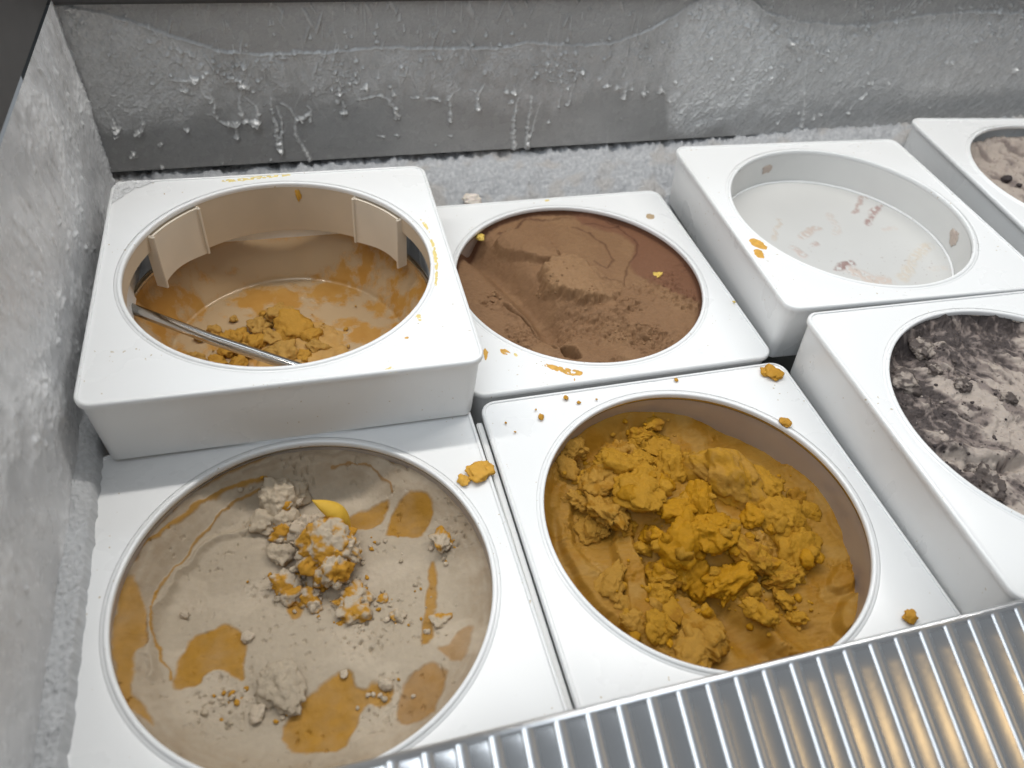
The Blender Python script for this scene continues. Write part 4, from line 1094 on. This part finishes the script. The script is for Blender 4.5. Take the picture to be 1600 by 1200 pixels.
# ---- F and G: cookie crumbs in pale cream
def cookie(key, label, lev, seed, n):
    t = cream_tub(key, label)
    X, Y = disc_grid(n, RI)
    r = np.hypot(X, Y) / RI; ang = np.arctan2(Y, X)
    wx = X + 0.008 * fbm(X * 30, Y * 30, seed + 1.0, 4); wy = Y + 0.008 * fbm(X * 30, Y * 30, seed + 2.0, 4)
    z = lev + 0.005 * fbm(wx * 22, wy * 22, seed + 3.0, 4)
    ca, sa = math.cos(R(-52)), math.sin(R(-52))
    u = wx * ca + wy * sa; v = -wx * sa + wy * ca
    st = fbm(v * 75, u * 22, seed + 4.0, 5) + 0.35 * fbm(wx * 55, wy * 55, seed + 14.0, 4)
    fold = ridged(v * 38, u * 12, seed + 5.0, 3)
    z += 0.0030 * smooth(0.2, 1.6, fold) + 0.0016 * fbm(wx * 130, wy * 130, seed + 6.0, 4)
    pale = np.array((0.43, 0.365, 0.315)); mid = np.array((0.225, 0.182, 0.163)); blk = np.array((0.042, 0.034, 0.034))
    tint = np.ones(X.shape + (3,)) * pale
    side = smooth(0.2, 0.95, np.maximum(np.cos(ang - R(158)), 0.92 * np.cos(ang - R(100))) * r + 0.25 * fbm(X * 30, Y * 30, seed + 7.0, 3)) if key == 'F' else 0 * X
    m1 = smooth(-0.02, 0.50, st + 0.25 * fbm(wx * 60, wy * 60, seed + 8.0, 4) + 0.9 * side)
    tint = mix(tint, mid, 0.95 * m1)
    sp = fbm(wx * 210, wy * 210, seed + 9.0, 4)
    m2 = smooth(0.18, 0.72, 0.55 * sp + 0.55 * st + 0.75 * side - (0.0 if key == 'F' else 0.25))
    tint = mix(tint, blk, 0.82 * m2)
    sp2 = smooth(0.55, 0.7, fbm(X * 420, Y * 420, seed + 11.0, 2)); tint = mix(tint, blk, 0.8 * sp2)
    z += 0.0012 * m2 * fbm(X * 400, Y * 400, seed + 10.0, 2) - 0.0012 * m1
    if key == 'F':
        # a long overhanging fold and a hollow under it, dark crust up against the left of the rim
        d, p = seg_dist(wx, wy, [(-0.0966, -0.0083), (-0.0826, -0.0162), (-0.0687, -0.0239), (-0.0469, -0.0259)])
        z += 0.006 * np.exp(-((d) / 0.006) ** 2)
        d, p = seg_dist(wx, wy, [(-0.1052, -0.0159), (-0.0896, -0.0256), (-0.0701, -0.0342), (-0.0515, -0.0357)])
        z -= 0.006 * np.exp(-((d) / 0.005) ** 2)
        z += 0.010 * smooth(0.9, 1.0, r) * smooth(0.1, 0.8, np.cos(ang - R(110)))
        z -= 0.008 * blob(X, Y, *[(-0.0645, 0.0886)][0], .02, .022, 0, 3)
    else:
        z += 0.012 * smooth(0.8, 1.0, r)
    f1, f2, bid = worley(wx * 160, wy * 160)
    z += 0.0012 * (0.5 - f1)
    link('surface', disc_mesh('surface', X, Y, z, tint), M['ice'], t)
    rs = random.Random(seed)
    zz = z.ravel()
    if key == 'F':
        L = [(-0.0835, 0.0564, 0.0143), (-0.0441, 0.0904, 0.0107), (-0.0818, 0.0668, 0.0085), (-0.0763, -0.0364, 0.0095), (-0.0814, -0.0304, 0.0079), (-0.01, 0.0259, 0.0064), (-0.0483, 0.0661, 0.007), (-0.0383, 0.045, 0.0069), (-0.0816, -0.0473, 0.0094)]
        for i, (x, y, rad) in enumerate(L):
            k = int(np.argmin((X - x) ** 2 + (Y - y) ** 2))
            chunk(t, 'chunk', (x, y, zz[k] + rad * .12), (rad, rad * .85, rad * .55), rs.uniform(0, 6), (0, 0), 1200 + i, sub=5, crumb=0.75, facets=2, colA=tuple(pale * .8), colB=tuple(mid * .45), cm=(0.3 if i in (0, 2, 8) else 0.12))
        items = []
        for i in range(170):
            a = rs.uniform(R(100), R(290)); q = 0.116 * math.sqrt(rs.uniform(0.05, 0.97))
            x, y = q * math.cos(a), q * math.sin(a); rr = rs.choice((0.0004, 0.0005, 0.0007, 0.001, 0.0014))
            k = int(np.argmin((X - x) ** 2 + (Y - y) ** 2)); items.append((x, y, zz[k] + rr * .3, rr))
        crumbs(t, 'crumbs', items, 2, (tuple(blk * 1.3), tuple(blk * 1.3), tuple(mid * .5), tuple(pale)), 14)
    else:
        for i, (x, y, rad) in enumerate([(-0.0501, 0.042, 0.0075), (-0.0448, 0.0264, 0.0037)]):
            k = int(np.argmin((X - x) ** 2 + (Y - y) ** 2))
            tag(chunk(t, 'cookie_piece', (x, y, zz[k] + .002), (rad, rad * .8, rad * .5), .4, (0, 0), 1300 + i, sub=3, crumb=.8, facets=5, colA=tuple(blk * 1.2)), 'black cookie piece')
    return t


mango()
ripple()
chocolate()
cookie('F', 'pale cream ice cream streaked with black cookie crumbs at the right edge', -0.014, 31.0, 330)
cookie('G', 'pale cookie ice cream cut off by the upper right corner of the photo', -0.030, 57.0, 150)

# ---- E: the empty white tub
def empty_tub():
    X, Y = disc_grid(260, RH + 0.0015)
    wx = X + 0.003 * fbm(X * 60, Y * 60, 1.0, 4); wy = Y + 0.003 * fbm(X * 60, Y * 60, 2.0, 4)
    z = np.full(X.shape, -0.0385)
    tint = np.ones(X.shape + (3,)) * np.array((0.56, 0.555, 0.535))  # white floor greyed: the tub's dimmer inside light is painted into it
    rs = random.Random(4)
    for pts, w, c, a in [
        ([(0.0516, 0.0487), (0.075, 0.0737), (0.0805, 0.0756)], .003, (.42, .32, .29), .75), ([(0.0552, 0.0287), (0.0757, 0.0509), (0.0906, 0.0585)], .0035, (.36, .25, .23), .85),
        ([(-0.0316, 0.0124), (-0.0116, 0.0247), (-0.0054, 0.0262)], .004, (.50, .40, .34), .6), ([(-0.0504, -0.0036), (-0.0463, -0.0156)], .004, (.50, .40, .35), .6),
        ([(-0.0216, -0.041), (-0.0079, -0.035), (0.0004, -0.0341)], .004, (.30, .20, .18), .85), ([(-0.0067, -0.0463), (0.003, -0.0602), (0.0212, -0.0641)], .007, (.56, .45, .38), .6),
        ([(0.0403, -0.0627), (0.0612, -0.0426), (0.0934, -0.0187), (0.1011, -0.0155)], .006, (.56, .49, .40), .6), ([(-0.0625, 0.0135), (-0.0392, 0.0443)], .003, (.52, .44, .36), .5),
        ([(0.0199, 0.0473), (0.0167, 0.0219), (0.0096, 0.0143)], .004, (.54, .47, .42), .45), ([(0.0689, 0.0167), (0.0808, 0.0177)], .004, (.56, .48, .43), .45),
        ([(-0.0262, -0.0022), (-0.0191, 0.0011)], .003, (.45, .34, .30), .6), ([(0.079, -0.0522), (0.1117, -0.0558)], .004, (.58, .52, .46), .4)]:
        d, p = seg_dist(wx, wy, pts)
        m = smooth(1.0, 0.3, d / (w * 1.5)) * smooth(-0.55, 0.15, fbm(X * 220, Y * 160, 5.0, 4)) * min(1, a * 1.25)
        tint = mix(tint, c, m); z += 0.0007 * m
    sp = smooth(0.62, 0.75, fbm(X * 260, Y * 260, 7.0, 2)) * smooth(0.02, -0.06, Y)
    tint = mix(tint, (.30, .22, .19), 0.7 * sp)
    tint *= (1 + .02 * fbm(X * 20, Y * 20, 8., 3))[..., None]
    m, nt, b = new_mat('shaded_tub_floor')
    at = nt.nodes.new('ShaderNodeAttribute'); at.attribute_name = 'tint'; nt.links.new(at.outputs['Color'], b.inputs['Base Color']); b.inputs['Roughness'].default_value = 0.35
    link('tub_floor', disc_mesh('tub_floor', X, Y, z, tint), m, cE)
    V, F = revolve([(RH + 0.0001, -0.0046), (RH + 0.0001, -0.0120), (RH + 0.0003, -0.0250), (RH + 0.0006, -0.0390)], 220)
    link('tub_wall', mesh_np('tub_wall', V, F, True), M['plastic_shaded'], cE)
    V, F = revolve([(RH - 0.0010 + 0.0012 * math.cos(a), -0.0380 + 0.0012 * math.sin(a)) for a in np.linspace(0, 2 * math.pi, 11)], 200)
    link('floor_bead', mesh_np('floor_bead', V, F, True), M['plastic'], cE)
    for i, (x, y, rad) in enumerate([(0.1236, -0.0298, 0.0082), (-0.0302, 0.1209, 0.0061)]):
        a = math.atan2(y, x)
        v, f, tt = lump(60 + i, (0.0007, rad, rad * 0.8), 4, 0.6, 1, (.55, .46, .40))
        o = link('residue', mesh_np('residue', v, f, True, tt), M['ice'], cE); o.location = ((RH - .0002) * math.cos(a), (RH - .0002) * math.sin(a), -0.020); o.rotation_euler = (0, 0, a)


empty_tub()

# ---- A: last scraps of mango at the bottom of the steel tub
def scraps():
    t = cream_tub('A', 'scraps of orange mango ice cream at the bottom of the raised tub')
    c1 = (0.47, 0.245, 0.035); c3 = (0.45, 0.255, 0.06)
    L = [(-0.0085, 0.0599, 0.0137), (0.0013, 0.0392, 0.017), (-0.0295, 0.0458, 0.0115), (-0.0347, 0.0245, 0.0107), (-0.0122, 0.0049, 0.013), (-0.0484, 0.0358, 0.0088), (-0.0182, 0.0292, 0.0092), (0.0125, 0.0263, 0.0112), (-0.0693, 0.0463, 0.0068), (-0.06, 0.0376, 0.0078), (-0.0529, 0.0627, 0.0043), (0.0062, 0.002, 0.0085), (0.0186, 0.0107, 0.009), (-0.0265, 0.0665, 0.0037), (-0.0441, 0.0171, 0.0091), (-0.0577, 0.0192, 0.0076), (-0.0807, 0.0408, 0.0047), (-0.0667, 0.0068, 0.0086), (-0.0846, 0.0131, 0.0076), (-0.0488, 0.0005, 0.0085)]
    for i, (x, y, rad) in enumerate(L):
        rs = random.Random(40 + i)
        s = (rad * rs.uniform(.9, 1.1), rad * rs.uniform(.85, 1.05), rad * rs.uniform(.55, .75))
        chunk(t, 'chunk', (x, y, -0.1075 + s[2] * .5), s, rs.uniform(0, 6), (rs.uniform(-.3, .3), rs.uniform(-.3, .3)), 1500 + i, sub=4, crumb=1.1, facets=2, colA=c1 if i % 2 else c3)
    X, Y = disc_grid(90, 0.05)
    rr = np.hypot(X, Y) / 0.05
    z = -0.1085 + 0.006 * (1 - rr ** 2) + 0.003 * fbm(X * 60, Y * 60, 2.0, 3) - 0.003 * smooth(.6, 1, rr + .3 * fbm(X * 30, Y * 30, 9., 2))
    tint = np.ones(X.shape + (3,)) * np.array((0.50, 0.29, 0.09)); tint *= (1 + .12 * fbm(X * 80, Y * 80, 3., 3))[..., None]
    (x, y), = [(0.006, 0.0084)]
    o = link('surface', disc_mesh('surface', X, Y, z, tint), M['gloss_ice'], t); o.location = (x, y, 0)
    items = []; rs = random.Random(3)
    for i in range(110):
        q, a = rs.gauss(0, .03), rs.uniform(0, 6.28); r_ = rs.choice((.0007, .001, .0015, .002))
        items.append((x - .012 + q * math.cos(a), y + q * math.sin(a), -.1065, r_))
    crumbs(t, 'crumbs', items, 2, (c1, c3), 15)


scraps()

# ---------------------------------------------------------------- smears on the collars (stuck to them) and loose crumbs
def smear(parent, pts, seed, mat=None, name='smear', hgt=0.0005, scale_n=260, hole=0.0, z0=-0.0012):
    """a thin ragged smear inside an outline given in the collar's own metres"""
    P = np.array(pts); lo = P.min(0) - .002; hi = P.max(0) + .002
    st = 0.0006
    xs = np.arange(lo[0], hi[0] + st, st); ys = np.arange(lo[1], hi[1] + st, st)
    X, Y = np.meshgrid(xs, ys, indexing='ij')
    sd = poly_sd(X + .0010 * fbm(X * scale_n, Y * scale_n, seed, 3), Y + .0010 * fbm(X * scale_n, Y * scale_n, seed + 5., 3), [tuple(p) for p in pts])
    m = smooth(0.0004, -0.0009, sd)
    if hole: m = m * smooth(-hole, 0.25 - hole, fbm(X * 220, Y * 220, seed + 9., 3))
    z = z0 - 0.0003 + (hgt + 0.0003) * m * (0.8 + .4 * fbm(X * 400, Y * 400, seed + 3., 2))
    F = grid_faces(len(xs), len(ys)); keep = m.ravel()[F].max(1) > 0.05
    o = link(name, mesh_np(name, np.stack([X, Y, z], -1).reshape(-1, 3), F[keep], True), mat or M['smear'], parent)
    return o


pale_smear = mat_plain('pale_mango_smear', (0.72, 0.58, 0.22), 0.4, var=0.2, vscale=300)
tan_spot = mat_plain('tan_spot', (0.45, 0.33, 0.20), 0.45, var=0.2, vscale=300)
smear(cB, [(-0.0684, -0.1056), (-0.0593, -0.1101), (-0.0471, -0.1164), (-0.0374, -0.1209), (-0.0401, -0.1259), (-0.0497, -0.1242), (-0.0594, -0.117), (-0.0677, -0.1113)], 1., hole=.42)
smear(cB, [(-0.1007, -0.082), (-0.0942, -0.084), (-0.0911, -0.0889), (-0.0942, -0.0918), (-0.0995, -0.0888)], 2., hole=.5)
smear(cB, [(-0.089, -0.0893), (-0.0857, -0.0913), (-0.0874, -0.0947), (-0.0897, -0.0934)], 3., pale_smear)
smear(cB, [(-0.1129, -0.0799), (-0.1098, -0.0805), (-0.1109, -0.0897), (-0.1145, -0.0966), (-0.115, -0.0904)], 4.)
smear(cB, [(-0.0475, -0.1267), (-0.0463, -0.1275), (-0.0488, -0.1338), (-0.0503, -0.1335)], 5., hole=.2)
smear(cB, [(0.1028, 0.0896), (0.1104, 0.092), (0.1134, 0.0864), (0.1091, 0.0805), (0.1023, 0.0819)], 6., tan_spot, 'tan_spot')
smear(cB, [(0.0044, 0.1317), (0.0099, 0.1327), (0.0098, 0.1283), (0.0044, 0.1272)], 7., pale_smear)
smear(cE, [(-0.1262, -0.0347), (-0.1178, -0.0319), (-0.1116, -0.0434), (-0.1135, -0.0522), (-0.1193, -0.0498), (-0.1244, -0.0457), (-0.1261, -0.0419)], 8., hole=.0)
smear(cE, [(-0.1277, -0.0489), (-0.1212, -0.0489), (-0.1199, -0.0567), (-0.1225, -0.0634), (-0.1282, -0.0635), (-0.1295, -0.0564)], 9.)
smear(cA, [(-0.0473, 0.1275), (-0.0313, 0.1294), (-0.0033, 0.132), (0.0133, 0.133), (0.0143, 0.1292), (-0.0035, 0.1274), (-0.0313, 0.124), (-0.0427, 0.1235)], 10., pale_smear, hole=0.3)
smear(cA, [(0.1208, 0.0187), (0.124, 0.0144), (0.1217, -0.0154), (0.1159, -0.0446), (0.1134, -0.0443), (0.1184, -0.0186), (0.1197, 0.0034)], 11., pale_smear, hole=0.35)
smear(cA, [(0.1156, 0.0496), (0.1215, 0.0427), (0.1233, 0.0263), (0.1209, 0.0258), (0.1185, 0.039)], 12., pale_smear, hole=0.3)
smear(cA, [(0.0604, -0.1305), (0.0672, -0.1288), (0.0731, -0.1298), (0.0718, -0.1331), (0.0647, -0.1331)], 13., pale_smear, hole=0.3)
smear(cA, [(0.094, -0.0752), (0.0987, -0.075), (0.0964, -0.084), (0.0936, -0.0836)], 14., pale_smear, hole=0.25)
smear(cA, [(0.0808, -0.0989), (0.0851, -0.099), (0.0843, -0.1018), (0.0811, -0.1019)], 15.)
smear(cA, [(-0.0924, 0.1127), (-0.0907, 0.1126), (-0.0905, 0.1087), (-0.0922, 0.1089)], 16., tan_spot)
o = link('smear', mesh_np('smear', *(lambda v, f, t: (v, f))(*lump(77, (0.0006, 0.0026, 0.0060), 4, .4, 1))), M['smear'], cA)
a_ = R(81); o.location = ((RH - .0001) * math.cos(a_), (RH - .0001) * math.sin(a_), -0.013); o.rotation_euler = (0, 0, a_)


def crumb_thing(key, px, r, flat, seed, label, col=(0.50, 0.25, 0.025), z=0.0, sub=4):
    loc, rz = TUB[key]
    v, f, t = lump(seed, (r, r * 0.85, r * flat), sub, 0.45, 3, col)
    v[:, 2] = np.maximum(v[:, 2], -r * flat * 0.45)
    o = link('ice_cream_crumb', mesh_np('ice_cream_crumb', v, f, True, t), M['gloss_ice'])
    x, y = px
    c, s = math.cos(rz), math.sin(rz)
    o.location = (loc[0] + x * c - y * s, loc[1] + x * s + y * c, loc[2] + z + r * flat * 0.40)
    o.rotation_euler = (0, 0, seed)
    return tag(o, label, 'crumb', 'loose crumbs of ice cream')


YEL = (0.66, 0.46, 0.10)
crumb_thing('D', [(0.1183, 0.1209)][0], .0095, .32, 21, 'largest orange crumb on the back right corner of the mango collar')
crumb_thing('D', [(0.1005, 0.066)][0], .0055, .5, 22, 'orange crumb stuck on the rim at the right of the mango ice cream')
crumb_thing('D', [(-0.091, 0.1095)][0], .0028, .5, 23, 'orange crumb on the back left of the mango collar, largest of the specks there')
crumb_thing('D', [(-0.0653, 0.1255)][0], .0024, .5, 24, 'orange speck beside the back edge of the mango collar')
crumb_thing('D', [(-0.0567, 0.1189)][0], .0016, .5, 25, 'small orange speck near the back edge of the mango collar, toward the opening', sub=3)
crumb_thing('D', [(0.0973, -0.1053)][0], .0052, .5, 26, 'orange crumb on the white collar just above the ribbed steel trim')
crumb_thing('D', [(0.0328, 0.1279)][0], .0020, .5, 27, 'orange speck on the back edge of the mango collar below the chocolate', sub=3)
for i, (q, s) in enumerate(zip([(-0.1195, 0.1089), (-0.1147, 0.0987), (-0.0927, 0.118), (-0.0412, 0.1196)], (.0012, .001, .001, .001))):
    crumb_thing('D', q, s, .5, 30 + i, ('leftmost tiny orange dot on the back left of the mango collar', 'tiny orange dot right of the leftmost one on the mango collar', 'tiny orange dot above the largest speck on the back left of the mango collar', 'tiny orange dot nearest the opening along the back edge of the mango collar')[i], sub=2)
crumb_thing('C', [(0.1275, 0.0628)][0], .0105, .35, 41, 'round orange drop on the right edge of the front left collar', (0.62, 0.33, 0.045))
crumb_thing('C', [(0.1138, 0.0575)][0], .0050, .4, 42, 'small orange drop left of the round one on the front left collar', (0.62, 0.34, 0.05))
crumb_thing('B', [(0.0818, 0.0003)][0], .0050, .6, 51, 'yellow crumb lying on the smooth right side of the chocolate', YEL, -.011)
crumb_thing('B', [(-0.0756, 0.0852)][0], .0050, .5, 52, 'yellow crumb at the left edge of the chocolate', YEL, -.009)
crumb_thing('B', [(0.1319, -0.0602)][0], .0016, .6, 53, 'tiny yellow crumb on the right edge of the chocolate collar', YEL, sub=3)

# chip of ice behind the chocolate tub
chip = link('ice_chip', mesh_np('ice_chip', *(lambda v, f, t: (v, f))(*lump(9, (0.011, 0.008, 0.006), 4, .1, 9))), mat_plain('ice_chip', (.70, .62, .54), .25, sss=.2), None)
(x, y), = [(-0.0728, 0.1373)]
chip.location = (TUB['B'][0][0] + x, TUB['B'][0][1] + y + .002, TUB['B'][0][2] + .001)
tag(chip, 'pale chip of ice on the frost behind the chocolate tub', 'ice')


fr = mat_plain('frost_dust', (0.86, 0.86, 0.86), 0.6, bump=((900, 1.0, 6), (3000, 0.8, 4)), dist=0.001)
smear(cA, [(-0.134, 0.133), (-0.120, 0.1335), (-0.098, 0.1325), (-0.108, 0.126), (-0.120, 0.118), (-0.127, 0.108), (-0.133, 0.098)], 60., fr, 'frost_patch', 0.0011, 420, 0.25, -0.0004)

# ---------------------------------------------------------------- ribbed steel trim at the front
def trim():
    t = empty('ribbed_trim', (0, -0.1395, 0.0745)); t.rotation_euler = (R(21.8), 0, 0)
    tag(t, 'ribbed stainless steel trim along the front edge of the freezer', 'trim')
    pitch, ln, rb = 0.0159, 0.22, 0.0034
    n = 13
    w = pitch - 2 * rb * 0.80
    us = np.linspace(-w / 2, w / 2, n); vs_ = np.array([0.0, 0.0012, 0.003, 0.006, 0.012, 0.05, 0.12, ln])
    U, Vv = np.meshgrid(us, vs_, indexing='ij')
    Z = -0.00020 * (1 - (2 * U / w) ** 2) * smooth(0, 0.004, Vv) - 0.0010 * (1 - smooth(0, 0.006, Vv))
    flute = mesh_np('flute', np.stack([U, -Vv, Z], -1).reshape(-1, 3), grid_faces(n, len(vs_))[:, ::-1], True)
    a = np.linspace(0, np.pi, 13)
    U, Vv = np.meshgrid(a, np.array([0.0, 0.05, ln]), indexing='ij')
    ridge = mesh_np('ridge', np.stack([rb * np.cos(U), -Vv, rb * np.sin(U) * 0.42 - 0.0004], -1).reshape(-1, 3), grid_faces(13, 3), True)
    flute.materials.append(M['flute']); ridge.materials.append(M['trim'])
    x = -0.2445 + pitch / 2 - 7 * pitch
    for i in range(52):
        link('flute', flute, None, t, loc=(x + i * pitch, 0, 0)); link('ridge', ridge, None, t, loc=(x + (i + .5) * pitch, 0, 0))
    hem = tube_mesh('hem', [(-0.40, 0.0006, -0.0012), (0.55, 0.0006, -0.0012)], 0.0022, 18)
    link('hem', hem, M['trim'], t)
    link('backing', box_mesh('backing', -0.40, 0.55, -ln, 0.0, -0.006, -0.0030), M['floor'], t)


trim()
